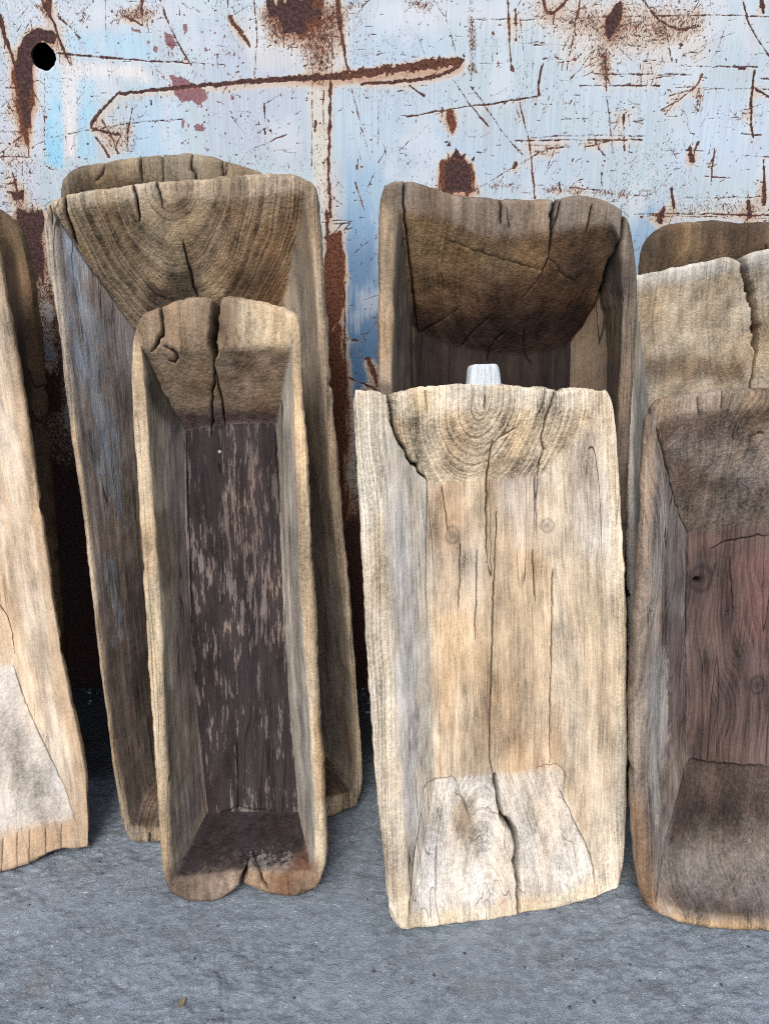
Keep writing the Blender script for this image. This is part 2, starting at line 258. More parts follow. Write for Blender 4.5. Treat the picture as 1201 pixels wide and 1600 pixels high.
{'key':'H','depth':0.1,'seed':15,'wear':6,'round':0.012,'step':0.005,'back':0.02,'col':{'rim':((138,112,84),(92,72,52)),'side_left':((80,70,54),(64,54,42)),'side_right':((80,70,54),(64,54,42)),'end_top':((138,112,80),(88,70,50)),'end_bottom':((80,70,54),(64,54,42)),'floor':((76,66,52),(60,50,40))},'mcol':(50,40,34),'ring':(0.0,0.1,120,0.1),'grain':0.7,'saw':0.9,'loc':[0.90648,-0.28833,0.0],'yaw':0.0,'lean':6,'outer':{'L':[[-0.39591,1.11739],[-0.39856,1.0871],[-0.36831,0.72676],[-0.28775,0.00334]],'T':[[-0.39591,1.11739],[-0.39125,1.13783],[-0.37305,1.1617],[-0.33908,1.17594],[-0.26931,1.18185],[-0.21592,1.17594],[-0.15352,1.17949],[-0.02792,1.17949],[0.0622,1.16526],[0.11304,1.12342]],'R':[[0.11304,1.12342],[0.184,0.72676],[0.28694,0.00334]],'B':[[-0.28775,0.00334],[-0.0112,0.0],[0.28694,0.00334]]},'inner':{'L':[[-0.35715,1.08123],[-0.33186,0.72611],[-0.25467,0.06726]],'T':[[-0.35715,1.08123],[-0.32204,1.11651],[-0.20864,1.12617],[-0.06895,1.12617],[0.08953,1.08734]],'R':[[0.08953,1.08734],[0.14621,0.72611],[0.23474,0.06726]],'B':[[-0.25467,0.06726],[-0.01698,0.06397],[0.23474,0.06726]]},'floor':{'L':[[-0.23229,0.90718],[-0.15723,0.21595]],'T':[[-0.23229,0.90718],[-0.07227,0.90718],[0.09471,0.90718]],'R':[[0.09471,0.90718],[0.17951,0.21595]],'B':[[-0.15723,0.21595],[0.01114,0.21595],[0.17951,0.21595]]},'cracks':[([[-0.15228,1.13181],[-0.14136,1.10928]],3,10)],'stains_and_shade':[('',[[-0.31348,1.1699],[-0.26672,1.17315],[-0.2834,1.11185],[-0.33565,1.11227]],0.012,(140,116,70),0.5,0.012),('',[[-0.26122,1.18046],[-0.17289,1.17806],[-0.19602,1.13742],[-0.2515,1.14504]],0.012,(70,56,50),0.7,0.012),('rim',[[-0.40213,1.1474],[-0.34741,1.17217],[-0.34821,1.11304],[-0.39688,1.09229]],0.012,(74,70,54),0.6,0.01)],'mask':[],'knots':[]},
{'key':'I','depth':0.11,'seed':16,'wear':10,'round':0.008,'step':0.0034,'back':0.02,'col':{'rim':((212,206,192),(190,180,162)),'side_left':((176,172,160),(150,146,134)),'side_right':((176,172,160),(150,146,134)),'end_top':((214,196,164),(190,170,136)),'end_bottom':((150,130,100),(130,112,86)),'floor':((150,134,110),(126,112,92))},'mcol':(110,86,60),'ring':(0.0,0.06,160,0.12),'grain':0.35,'mgrain':10,'mott':0.5,'loc':[0.83105,-0.41965,0.0],'yaw':0.01779,'lean':8,'outer':{'L':[[-0.36894,1.08343],[-0.36353,0.88347],[-0.34504,0.63128],[-0.29987,0.0079]],'T':[[-0.36894,1.08343],[-0.30235,1.096],[-0.23118,1.10969],[-0.18633,1.11994],[-0.16894,1.11423],[-0.15843,1.10507],[-0.15054,1.12335],[-0.1116,1.1313],[0.00678,1.13922],[0.15219,1.13577]],'R':[[0.15219,1.13577],[0.22092,0.75687],[0.29066,0.003]],'B':[[-0.29987,0.0079],[0.00247,0.00227],[0.29066,0.003]]},'inner':{'L':[[-0.35508,1.05831],[-0.35293,0.93175],[-0.33079,0.63034],[-0.28011,0.06626]],'T':[[-0.35508,1.05831],[-0.28695,1.07215],[-0.22717,1.0825],[-0.17344,1.09168],[-0.13212,1.10317],[0.01183,1.11686],[0.137,1.10759]],'R':[[0.137,1.10759],[0.19817,0.75646],[0.26174,0.05931]],'B':[[-0.28011,0.06626],[-0.00135,0.05964],[0.26174,0.05931]]},'floor':{'L':[[-0.27911,0.83621],[-0.25777,0.60736],[-0.19055,0.14671]],'T':[[-0.27911,0.83621],[-0.21638,0.85709],[-0.13719,0.86996],[-0.02894,0.87223],[0.17229,0.86366]],'R':[[0.17229,0.86366],[0.21955,0.60439],[0.2651,0.14158]],'B':[[-0.19055,0.14671],[0.04406,0.14407],[0.2651,0.14158]]},'cracks':[([[-0.16028,1.12449],[-0.14829,1.08302],[-0.12538,1.05109],[-0.09798,0.99752],[-0.08034,0.9473],[-0.07264,0.89166]],9,55),([[-0.08034,0.9473],[-0.06921,0.87707],[-0.06898,0.82375]],2,12)],'stains_and_shade':[('rim',[[-0.36938,1.09032],[-0.18434,1.1245],[-0.16922,1.10141],[-0.35937,1.06681]],0.005,(206,202,190),0.7,0.004),('end_top',[[-0.31092,0.93144],[-0.23867,0.9369],[-0.09759,0.91565],[-0.0888,0.89085],[-0.22395,0.88981],[-0.3181,0.88158]],0.008,(132,104,76),0.7,0.01)],'mask':[],'knots':[]},
{'key':'F','depth':0.185,'seed':17,'wear':7,'round':0.01,'step':0.003,'back':0.026,'col':{'rim':((146,128,108),(110,94,78)),'side_left':((132,118,98),(104,92,76)),'side_right':((108,92,78),(78,65,55)),'end_top':((147,113,75),(102,73,52)),'end_bottom':((90,72,56),(70,54,44)),'floor':((58,47,41),(44,36,32))},'mcol':(70,48,34),'ring':(0.05,-0.06,120,0.14),'grain':0.6,'mgrain':3,'loc':[0.24877,-0.47924,0.0],'yaw':0.024,'lean':9,'outer':{'L':[[-0.24473,1.24527],[-0.25285,1.22156],[-0.25566,1.12292],[-0.25743,1.01012],[-0.25806,0.89379],[-0.25691,0.64982],[-0.23342,0.00586]],'T':[[-0.24473,1.24527],[-0.21959,1.25497],[-0.17615,1.24859],[-0.13015,1.23249],[-0.061,1.22499],[0.04303,1.22074],[0.10059,1.2284],[0.14704,1.22628],[0.19005,1.2045]],'R':[[0.19005,1.2045],[0.20823,1.17263],[0.22075,1.10014],[0.22602,1.03193],[0.22468,0.89166],[0.22435,0.77069],[0.22778,0.64576],[0.23131,0.51672],[0.23867,0.00292]],'B':[[-0.23342,0.00586],[0.01952,-0.00187],[0.23867,0.00292]]},'inner':{'L':[[-0.21945,1.20498],[-0.2253,1.12342],[-0.22898,1.01026],[-0.23157,0.89356],[-0.22956,0.64881],[-0.20382,0.06453]],'T':[[-0.21945,1.20498],[-0.14078,1.18753],[-0.07648,1.16111],[-0.01215,1.15446],[0.05775,1.16221],[0.1098,1.17659],[0.17185,1.1766]],'R':[[0.17185,1.1766],[0.19124,1.12314],[0.19869,1.03226],[0.19924,0.89167],[0.19849,0.77041],[0.20022,0.64522],[0.20201,0.5159],[0.20713,0.06014]],'B':[[-0.20382,0.06453],[0.01852,0.06056],[0.20713,0.06014]]},'floor':{'L':[[-0.18271,1.00415],[-0.17964,0.88844],[-0.1731,0.61317],[-0.14428,0.08563]],'T':[[-0.18271,1.00415],[-0.1075,0.96743],[0.01409,0.94599],[0.12189,0.95616],[0.20073,1.00571]],'R':[[0.20073,1.00571],[0.20655,0.88674],[0.21443,0.60993],[0.22355,0.07977]],'B':[[-0.14428,0.08563],[0.05181,0.08251],[0.22355,0.07977]]},'cracks':[([[-0.20909,1.25325],[-0.21176,1.21292],[-0.20325,1.17179],[-0.17157,0.99301]],2.4,14),([[0.06467,1.22347],[0.05409,1.18618],[0.06154,1.13232]],6,24),([[0.0716,1.21551],[0.06186,1.16932],[0.06225,1.12838],[0.05422,1.10276]],3,14),([[0.18994,1.19891],[0.1861,1.13999],[0.1867,1.10239],[0.18766,1.06903],[0.18764,1.04161]],5,20),([[-0.03724,1.21926],[-0.0335,1.17769]],1.8,8),([[0.12976,1.21108],[0.12365,1.16456]],1.8,10),([[-0.02572,1.20846],[-0.01747,1.17184]],1.4,6),([[-0.12587,1.15461],[-0.05417,1.12834],[0.00825,1.11471],[0.05925,1.1035]],1.4,3),([[0.06225,1.12838],[0.10023,1.09536],[0.12745,1.08701]],1.4,4),([[0.06297,1.12444],[0.05185,1.08637],[0.02636,1.05574]],1.4,4),([[-0.16682,0.99358],[-0.12377,1.01816],[-0.09042,1.04317]],1.6,5),([[-0.08065,0.96725],[-0.05863,0.99719],[-0.02455,1.02933]],1.6,5),([[-0.02536,0.93425],[-0.02103,0.96812],[0.00627,0.99663]],1.6,5),([[0.06935,0.92606],[0.04554,0.96124],[0.04313,1.00471]],1.6,5)],'stains_and_shade':[('rim',[[-0.25247,1.21081],[-0.22381,1.2006],[-0.23122,0.89292],[-0.2576,0.89493]],0.004,(182,156,120),0.8,0.006),('rim',[[-0.25744,1.01217],[-0.22931,1.01074],[-0.23122,0.93989],[-0.25622,0.94094]],0.008,(170,136,92),0.5,0.008),('end_top',[[-0.21327,1.19968],[-0.12805,1.18986],[-0.01119,1.15287],[0.04887,1.14654],[0.05041,1.09427],[-0.07362,1.09486],[-0.19169,1.05538]],0.022,(164,132,86),0.75,0.02),('end_top',[[-0.19342,1.10008],[-0.05007,1.10499],[0.00045,1.08611],[-0.03697,1.0159],[-0.17485,1.01797]],0.02,(120,86,56),0.6,0.02),('end_top',[[-0.02203,1.08304],[0.16923,1.08816],[0.20309,0.9399],[-0.10788,0.93982],[-0.13576,0.9927]],0.025,(84,58,45),0.6,0.02),('end_top',[[-0.18966,1.04402],[-0.08781,1.02705],[0.01135,1.03926],[0.18986,1.05604],[0.20494,0.88895],[-0.20653,0.89191]],0.025,(58,41,33),0.88,0.02),('floor',[[-0.18963,1.018],[0.19794,1.01456],[0.20638,0.86134],[-0.19037,0.86367]],0.02,(52,40,34),0.7,0.02),('end_top',[[0.06477,1.12877],[0.15262,1.13864],[0.18656,1.07552],[0.10829,1.06481]],0.015,(92,72,56),0.6,0.015),('rim',[[-0.05951,1.2209],[0.19372,1.22197],[0.21135,1.10037],[0.18464,1.1279],[0.10304,1.17312],[-0.05792,1.16937]],0.01,(146,130,112),0.6,0.01),('side_right',[[0.19672,1.03816],[0.21046,1.03303],[0.20989,0.94079],[0.20237,0.93994]],0.01,(150,124,74),0.5,0.01)],'mask':[('end_top',[[-0.19772,1.1813],[-0.129,1.17495],[-0.0569,1.14391],[0.01592,1.13062],[0.06477,1.12877],[0.11687,1.1322],[0.16493,1.0978],[0.18162,1.01651],[0.10948,0.94121],[-0.10735,0.97087],[-0.17485,1.01797]],-0.2,0.03)],'knots':[]},
{'key':'E','depth':0.115,'seed':18,'wear':6,'round':0.012,'step':0.0026,'back':0.02,'col':{'rim':((210,187,147),(174,143,101)),'side_left':((186,170,142),(146,130,108)),'side_right':((188,178,160),(150,140,124)),'end_top':((157,132,105),(119,97,75)),'end_bottom':((74,62,58),(54,45,44)),'floor':((136,122,114),(94,83,81))},'mcol':(48,41,42),'ring':(0.03,0.1,140,0.1),'grain':0.6,'mgrain':9,'mfreq':120,'loc':[-0.25764,-0.70838,0.0],'yaw':0.03034,'lean':11.8,'outer':{'L':[[-0.12847,1.05087],[-0.14857,1.02054],[-0.15619,0.93539],[-0.15351,0.7664],[-0.15067,0.61312],[-0.15269,0.44307],[-0.14808,0.26646],[-0.14553,0.10792],[-0.1415,0.04796],[-0.13016,0.01996]],'T':[[-0.12847,1.05087],[-0.09918,1.06089],[-0.05744,1.07388],[-0.02849,1.07683],[-0.01838,1.07177],[-0.01066,1.05762],[-0.00188,1.07173],[0.00663,1.07876],[0.03543,1.07568],[0.07654,1.06649],[0.10736,1.05426],[0.12168,1.04406]],'R':[[0.12168,1.04406],[0.12953,1.02159],[0.12976,0.9338],[0.13691,0.76364],[0.1382,0.60935],[0.14376,0.43803],[0.15068,0.26016],[0.15523,0.12537],[0.15066,0.06049],[0.13375,0.02431]],'B':[[-0.13016,0.01996],[-0.09177,0.00121],[-0.04544,0.00376],[-0.01939,0.02079],[-0.00029,0.03922],[0.01899,0.02736],[0.0706,0.00697],[0.10557,0.01111],[0.13375,0.02431]]},'inner':{'L':[[-0.1336,0.99219],[-0.12706,0.89351],[-0.127,0.7657],[-0.12259,0.61183],[-0.12298,0.44111],[-0.12339,0.26394],[-0.12613,0.12976],[-0.12505,0.05239]],'T':[[-0.1336,0.99219],[-0.09104,0.99098],[-0.04112,0.98871],[-0.00451,0.99061],[0.05317,0.99552],[0.11186,0.99527]],'R':[[0.11186,0.99527],[0.11052,0.89196],[0.114,0.76342],[0.1182,0.60869],[0.12453,0.43691],[0.1311,0.25858],[0.13562,0.13586],[0.12719,0.05847]],'B':[[-0.12505,0.05239],[-0.0558,0.05563],[-0.00338,0.06936],[0.0483,0.05798],[0.12719,0.05847]]},'floor':{'L':[[-0.09258,0.85543],[-0.09927,0.75321],[-0.1013,0.51263],[-0.09317,0.27274],[-0.08101,0.11506]],'T':[[-0.09258,0.85543],[-0.03479,0.86421],[0.02289,0.86841],[0.07362,0.86805]],'R':[[0.07362,0.86805],[0.0741,0.75157],[0.07632,0.51004],[0.08508,0.26923],[0.09633,0.11097]],'B':[[-0.08101,0.11506],[0.01176,0.11025],[0.09633,0.11097]]},'cracks':[([[-0.00869,1.08282],[-0.01231,1.0371],[-0.01769,0.99136],[-0.02167,0.96786]],13,85),([[-0.01772,0.97773],[-0.03509,0.91265],[-0.04772,0.84583]],3,14),([[-0.02167,0.96786],[-0.01831,0.92352],[-0.02088,0.86354]],3,12),([[-0.10067,1.06054],[-0.09633,1.03715],[-0.10147,1.00645],[-0.11985,0.98788]],4,16),([[-0.09763,0.99676],[-0.07772,0.98742],[-0.07826,0.97742],[-0.09442,0.97448]],4,9),([[-0.00239,0.01021],[0.00255,0.05273],[0.00854,0.07273]],6,40),([[0.01553,0.07919],[0.03034,0.06468],[0.04597,0.0289]],3,12),([[-0.09236,0.84726],[-0.09384,0.75403],[-0.09522,0.51261]],1.6,5),([[0.06904,0.856],[0.07363,0.70413]],1.6,5),([[-0.02005,0.25899],[-0.02334,0.11503]],1.4,4),([[-0.0356,0.79332],[-0.03287,0.77638]],2,5),([[-0.13273,0.99274],[-0.11424,0.91524],[-0.09182,0.85591]],1.5,4),([[-0.05674,0.11479],[-0.01282,0.12407],[0.04932,0.11573]],2,5)],'stains_and_shade':[('rim',[[-0.15178,1.0378],[-0.12811,1.05794],[-0.0159,1.08284],[-0.00648,0.9784],[-0.1326,0.98619]],0.008,(140,114,86),0.85,0.01),('rim',[[0.02221,1.07133],[0.08479,1.06268],[0.11599,1.04877],[0.11237,0.99477],[0.02433,0.99531]],0.006,(196,176,140),0.7,0.006),('rim',[[-0.00578,1.07778],[0.025,1.07702],[0.02433,0.99531],[-0.01052,0.99669]],0.006,(122,96,72),0.7,0.01),('side_left',[[-0.1319,0.98504],[-0.09194,0.85419],[-0.10347,0.84655],[-0.12705,0.9152]],0.006,(62,52,42),0.85,0.008),('side_left',[[-0.11158,0.86991],[-0.09194,0.85419],[-0.09948,0.51287],[-0.08083,0.11733],[-0.10155,0.1178],[-0.11154,0.36274],[-0.10693,0.59477]],0.012,(96,84,100),0.65,0.012),('side_left',[[-0.12145,0.35546],[-0.08362,0.15568],[-0.07363,0.07159],[-0.12397,0.05502]],0.015,(126,118,108),0.6,0.015),('side_left',[[-0.12496,0.72085],[-0.11743,0.7159],[-0.11728,0.58268],[-0.12297,0.58792]],0.006,(96,80,58),0.7,0.01),('side_left',[[-0.12325,0.40391],[-0.11775,0.39516],[-0.11901,0.21862],[-0.12331,0.22675]],0.006,(104,90,66),0.6,0.01),('end_top',[[-0.12529,0.97744],[-0.022,0.97739],[-0.03956,0.89264],[-0.10301,0.89253]],0.015,(140,116,84),0.6,0.015),('end_top',[[-0.11456,0.888],[0.07846,0.89084],[0.08313,0.84634],[-0.09647,0.84617]],0.01,(72,52,58),0.75,0.01),('rim',[[-0.00088,0.07245],[0.0465,0.06933],[0.11874,0.03849],[0.11699,0.00063],[0.00129,0.01644]],0.008,(158,132,112),0.5,0.01),('',[[0.05377,0.06351],[0.14265,0.0815],[0.14634,0.01256],[0.05903,0.00855]],0.012,(120,80,52),0.75,0.012),('end_bottom',[[0.00241,0.07955],[0.06654,0.08349],[0.08788,0.06801],[0.05963,0.03862],[0.00695,0.03886]],0.01,(150,142,134),0.8,0.012),('rim',[[-0.13242,0.0792],[-0.09522,0.06497],[0.00783,0.07668],[6e-05,-0.02166],[-0.14458,-0.01766]],0.008,(98,78,68),0.8,0.01),('rim',[[-0.06271,0.04515],[-0.01109,0.06248],[-0.00775,0.02301],[-0.05295,0.00823]],0.006,(176,152,130),0.8,0.01),('rim',[[0.1333,0.37946],[0.14232,0.4023],[0.15188,0.19427],[0.1428,0.19943]],0.006,(168,120,66),0.6,0.01)],'mask':[('floor',[[-0.09781,0.5854],[-0.03928,0.57973],[0.0015,0.54161],[0.0225,0.49218],[0.07609,0.46051],[0.09348,0.39579],[0.12934,0.1173],[-0.0966,0.09013],[-0.10579,0.29306]],-0.7,0.06),('floor',[[-0.09069,0.85342],[-0.01827,0.85391],[-0.00414,0.7533],[-0.03046,0.66835],[-0.08947,0.67039],[-0.09683,0.75404]],0.008,0.05),('floor',[[-0.10039,0.89383],[0.09985,0.89304],[0.11449,0.48855],[0.11595,0.12033],[-0.09368,0.10809],[-0.10974,0.47826]],-0.56,0.02),('floor',[[0.03387,0.86587],[0.07199,0.86651],[0.07194,0.77458],[0.0544,0.75119]],0.006,0.02),('end_bottom',[[-0.0929,0.18329],[0.12528,0.21845],[0.1361,0.1115],[0.06864,0.06734],[-0.00229,0.07703],[-0.1145,0.05495],[-0.10096,0.08377]],0.012,0.02)],'knots':[],'nail':[-0.03267,0.81571]},  # dark side_left streak below the top corner paints in the rim's cast shadow
{'key':'G','depth':0.075,'seed':19,'wear':14,'round':0.009,'step':0.0027,'back':0.024,'col':{'rim':((235,220,189),(208,183,139)),'side_left':((226,214,188),(203,188,161)),'side_right':((222,205,174),(199,174,134)),'end_top':((239,215,172),(211,184,141)),'end_bottom':((215,207,191),(196,186,167)),'floor':((218,193,153),(193,163,121))},'mcol':(204,164,108),'ring':(-0.03,0.005,300,0.34),'grain':0.5,'mgrain':20,'desat':0.27,'ringf':0.25,'endb':0.4,'loc':[0.22604,-0.73565,0.0],'yaw':0.20531,'lean':11.8,'outer':{'L':[[-0.23486,0.94119],[-0.24139,0.91],[-0.23914,0.83018],[-0.23766,0.68674],[-0.23719,0.53825],[-0.23398,0.37282],[-0.22845,0.20032],[-0.22128,0.0807],[-0.21554,0.02891],[-0.20153,0.0104]],'T':[[-0.23486,0.94119],[-0.20557,0.94104],[-0.1936,0.93564],[-0.18381,0.92535],[-0.17743,0.93104],[-0.16903,0.93567],[-0.12951,0.94209],[-0.05791,0.94542],[-0.00224,0.94134],[0.05224,0.93521],[0.13023,0.93018],[0.18714,0.92696]],'R':[[0.18714,0.92696],[0.19984,0.91175],[0.20575,0.86913],[0.21689,0.71671],[0.22368,0.54738],[0.22827,0.37146],[0.22926,0.18896],[0.22608,0.07025],[0.211,0.01543]],'B':[[-0.20153,0.0104],[-0.11646,0.00276],[-0.00992,-0.00495],[0.00941,-0.00481],[0.02039,-0.00058],[0.10017,-0.00147],[0.16277,0.00363],[0.211,0.01543]]},'inner':{'L':[[-0.18636,0.89355],[-0.19536,0.8274],[-0.19626,0.68264],[-0.19398,0.53246],[-0.19098,0.36534],[-0.18674,0.19127],[-0.18377,0.03226]],'T':[[-0.18636,0.89355],[-0.14061,0.89547],[-0.08776,0.90018],[-0.02334,0.90245],[0.05335,0.89911],[0.12057,0.89409],[0.1662,0.89103]],'R':[[0.1662,0.89103],[0.18467,0.82725],[0.19665,0.65088],[0.20423,0.49049],[0.20966,0.31217],[0.20512,0.15317],[0.17494,0.03453]],'B':[[-0.18377,0.03226],[-0.11449,0.02918],[0.00412,0.01974],[0.1022,0.0246],[0.17494,0.03453]]},'floor':{'L':[[-0.10702,0.7823],[-0.11043,0.61707],[-0.11055,0.44304],[-0.11133,0.24263]],'T':[[-0.10702,0.7823],[-0.04798,0.77861],[0.03328,0.77802],[0.10211,0.78056]],'R':[[0.10211,0.78056],[0.117,0.59711],[0.12263,0.41636],[0.12082,0.22935]],'B':[[-0.11133,0.24263],[-0.06321,0.23937],[0.03503,0.23147],[0.12082,0.22935]]},'cracks':[([[-0.18111,0.94108],[-0.18058,0.89873],[-0.16787,0.85655],[-0.14533,0.82356],[-0.12363,0.79966],[-0.10774,0.78194]],6,26),([[-0.10774,0.78194],[-0.11687,0.61941],[-0.11756,0.52736]],1.6,5),([[0.07771,0.93353],[0.07213,0.89633],[0.06522,0.88409]],2,9),([[0.09654,0.93209],[0.08768,0.9069],[0.08193,0.86544],[0.08426,0.84114],[0.09643,0.83076],[0.08745,0.81212],[0.0943,0.77814]],3,12),([[-0.02398,0.94303],[-0.02604,0.90006]],1.8,10),([[-0.04542,0.94405],[-0.04617,0.90951]],1.2,6),([[-0.12488,0.93343],[-0.12035,0.89832]],1.2,6),([[-0.00322,0.84654],[-0.00183,0.81379],[-0.0015,0.7667],[-0.00517,0.63177]],2.6,12),([[0.03277,0.86798],[0.01896,0.85543],[0.0041,0.84896]],2,5),([[0.01538,0.72124],[0.00792,0.6076],[-0.00056,0.44331],[-0.01009,0.27383],[-0.00108,0.22961]],2.4,10),([[0.11828,0.61018],[0.11515,0.47835],[0.10827,0.24352]],2.0,8),([[0.08052,0.64789],[0.0846,0.55298]],1.6,6),([[-0.05141,0.66966],[-0.05432,0.61303],[-0.05887,0.55465]],1.4,5),([[-0.02199,0.65595],[-0.03005,0.49337]],1.4,5),([[0.00035,0.22957],[0.00342,0.19971],[0.00174,0.16049],[0.0226,0.14662],[0.02642,0.12492],[0.021,0.07318],[0.01422,-0.00697]],8,45),([[-0.12664,0.24574],[-0.09974,0.24053],[-0.07356,0.24142],[-0.06902,0.21782]],0.8,3),([[0.08225,0.23563],[0.11099,0.23941],[0.12926,0.23566],[0.13276,0.21782]],0.8,3),([[-0.07806,0.21418],[-0.06232,0.20409],[-0.05688,0.17306]],1.4,4),([[0.11902,0.20108],[0.14439,0.12996],[0.16559,0.07661],[0.16187,0.01229]],1,4),([[-0.14458,0.2104],[-0.17161,0.11967],[-0.18819,0.01384]],1.4,6),([[-0.12266,0.13426],[-0.13234,0.06447]],1.2,4),([[-0.14315,0.23915],[-0.12957,0.24741]],2,6),([[0.08642,0.7777],[0.08844,0.68037]],1.2,4),([[-0.08181,0.7723],[-0.0733,0.69248]],1,4)],'stains_and_shade':[('rim',[[-0.23628,0.93766],[-0.19759,0.93736],[-0.19758,0.74405],[-0.23804,0.7479]],0.006,(232,222,194),0.6,0.006),('side_left',[[-0.19308,0.90625],[-0.1733,0.88669],[-0.14641,0.77876],[-0.14802,0.51596],[-0.15816,0.17142],[-0.1808,0.18801],[-0.18364,0.52851],[-0.19267,0.74389]],0.012,(218,216,206),0.7,0.014),('rim',[[-0.23773,0.68531],[-0.20094,0.6832],[-0.19785,0.46803],[-0.23537,0.47063]],0.01,(190,168,136),0.45,0.014),('side_right',[[0.13586,0.82708],[0.16745,0.86985],[0.18796,0.76299],[0.19104,0.65167],[0.14997,0.62336]],0.02,(214,202,186),0.6,0.02),('side_right',[[0.14135,0.6239],[0.19104,0.65167],[0.20277,0.48935],[0.20449,0.32471],[0.15176,0.48251]],0.02,(216,192,150),0.6,0.02),('rim',[[0.16401,0.92421],[0.20003,0.88954],[0.21983,0.54566],[0.2036,0.54857],[0.18351,0.82578]],0.007,(216,184,128),0.55,0.01),('rim',[[0.20126,0.60423],[0.22853,0.54691],[0.22718,0.31012],[0.20847,0.31226]],0.006,(228,206,160),0.6,0.01),('floor',[[-0.1066,0.7802],[-0.04818,0.77717],[-0.05537,0.65764],[-0.08715,0.63717],[-0.10732,0.66289]],0.01,(190,152,108),0.5,0.018),('floor',[[0.01963,0.72126],[0.09148,0.71574],[0.10093,0.48018],[0.01543,0.4884]],0.016,(206,178,134),0.5,0.02),('floor',[[-0.09081,0.52307],[0.07738,0.50524],[0.07481,0.3855],[-0.09393,0.40581]],0.02,(208,182,136),0.5,0.02),('floor',[[0.0057,0.79311],[0.1019,0.77874],[0.10991,0.64451],[0.04237,0.65018]],0.014,(206,192,174),0.6,0.015),('floor',[[-0.10732,0.66289],[-0.01641,0.65394],[-0.01918,0.53991],[-0.10978,0.54935]],0.016,(196,182,158),0.6,0.018),('end_top',[[-0.18157,0.8911],[-0.08507,0.88301],[-0.04999,0.79383],[-0.10841,0.79051]],0.015,(190,168,130),0.5,0.015),('end_bottom',[[-0.08399,0.21023],[-0.04525,0.2028],[-0.05095,0.13377],[-0.07828,0.11801],[-0.091,0.1537]],0.008,(146,124,92),0.75,0.01),('end_bottom',[[-0.17648,0.14839],[0.18205,0.1375],[0.16273,0.02355],[-0.17873,0.04349]],0.025,(216,210,196),0.55,0.02),('side_right',[[0.06181,0.36314],[0.13294,0.35618],[0.12768,0.23278],[0.07214,0.23664]],0.012,(196,150,100),0.55,0.014),('rim',[[-0.22818,0.20728],[-0.21691,0.2098],[-0.20065,0.07459],[-0.21416,0.08032]],0.005,(170,136,88),0.6,0.008),('rim',[[-0.15089,0.92981],[-0.1176,0.93782],[-0.11884,0.90583],[-0.1506,0.90183]],0.006,(236,206,140),0.6,0.006),('end_bottom',[[-0.01525,0.03078],[-0.00847,0.03024],[-0.00847,0.0263],[-0.01753,0.02707]],0.002,(180,70,60),0.9,0.001)],'mask':[],'knots':[([-0.06616,0.68618],0.011),([0.10818,0.68971],0.009)],'tab':[-0.02278,0.92268,0.05777,0.05068]},
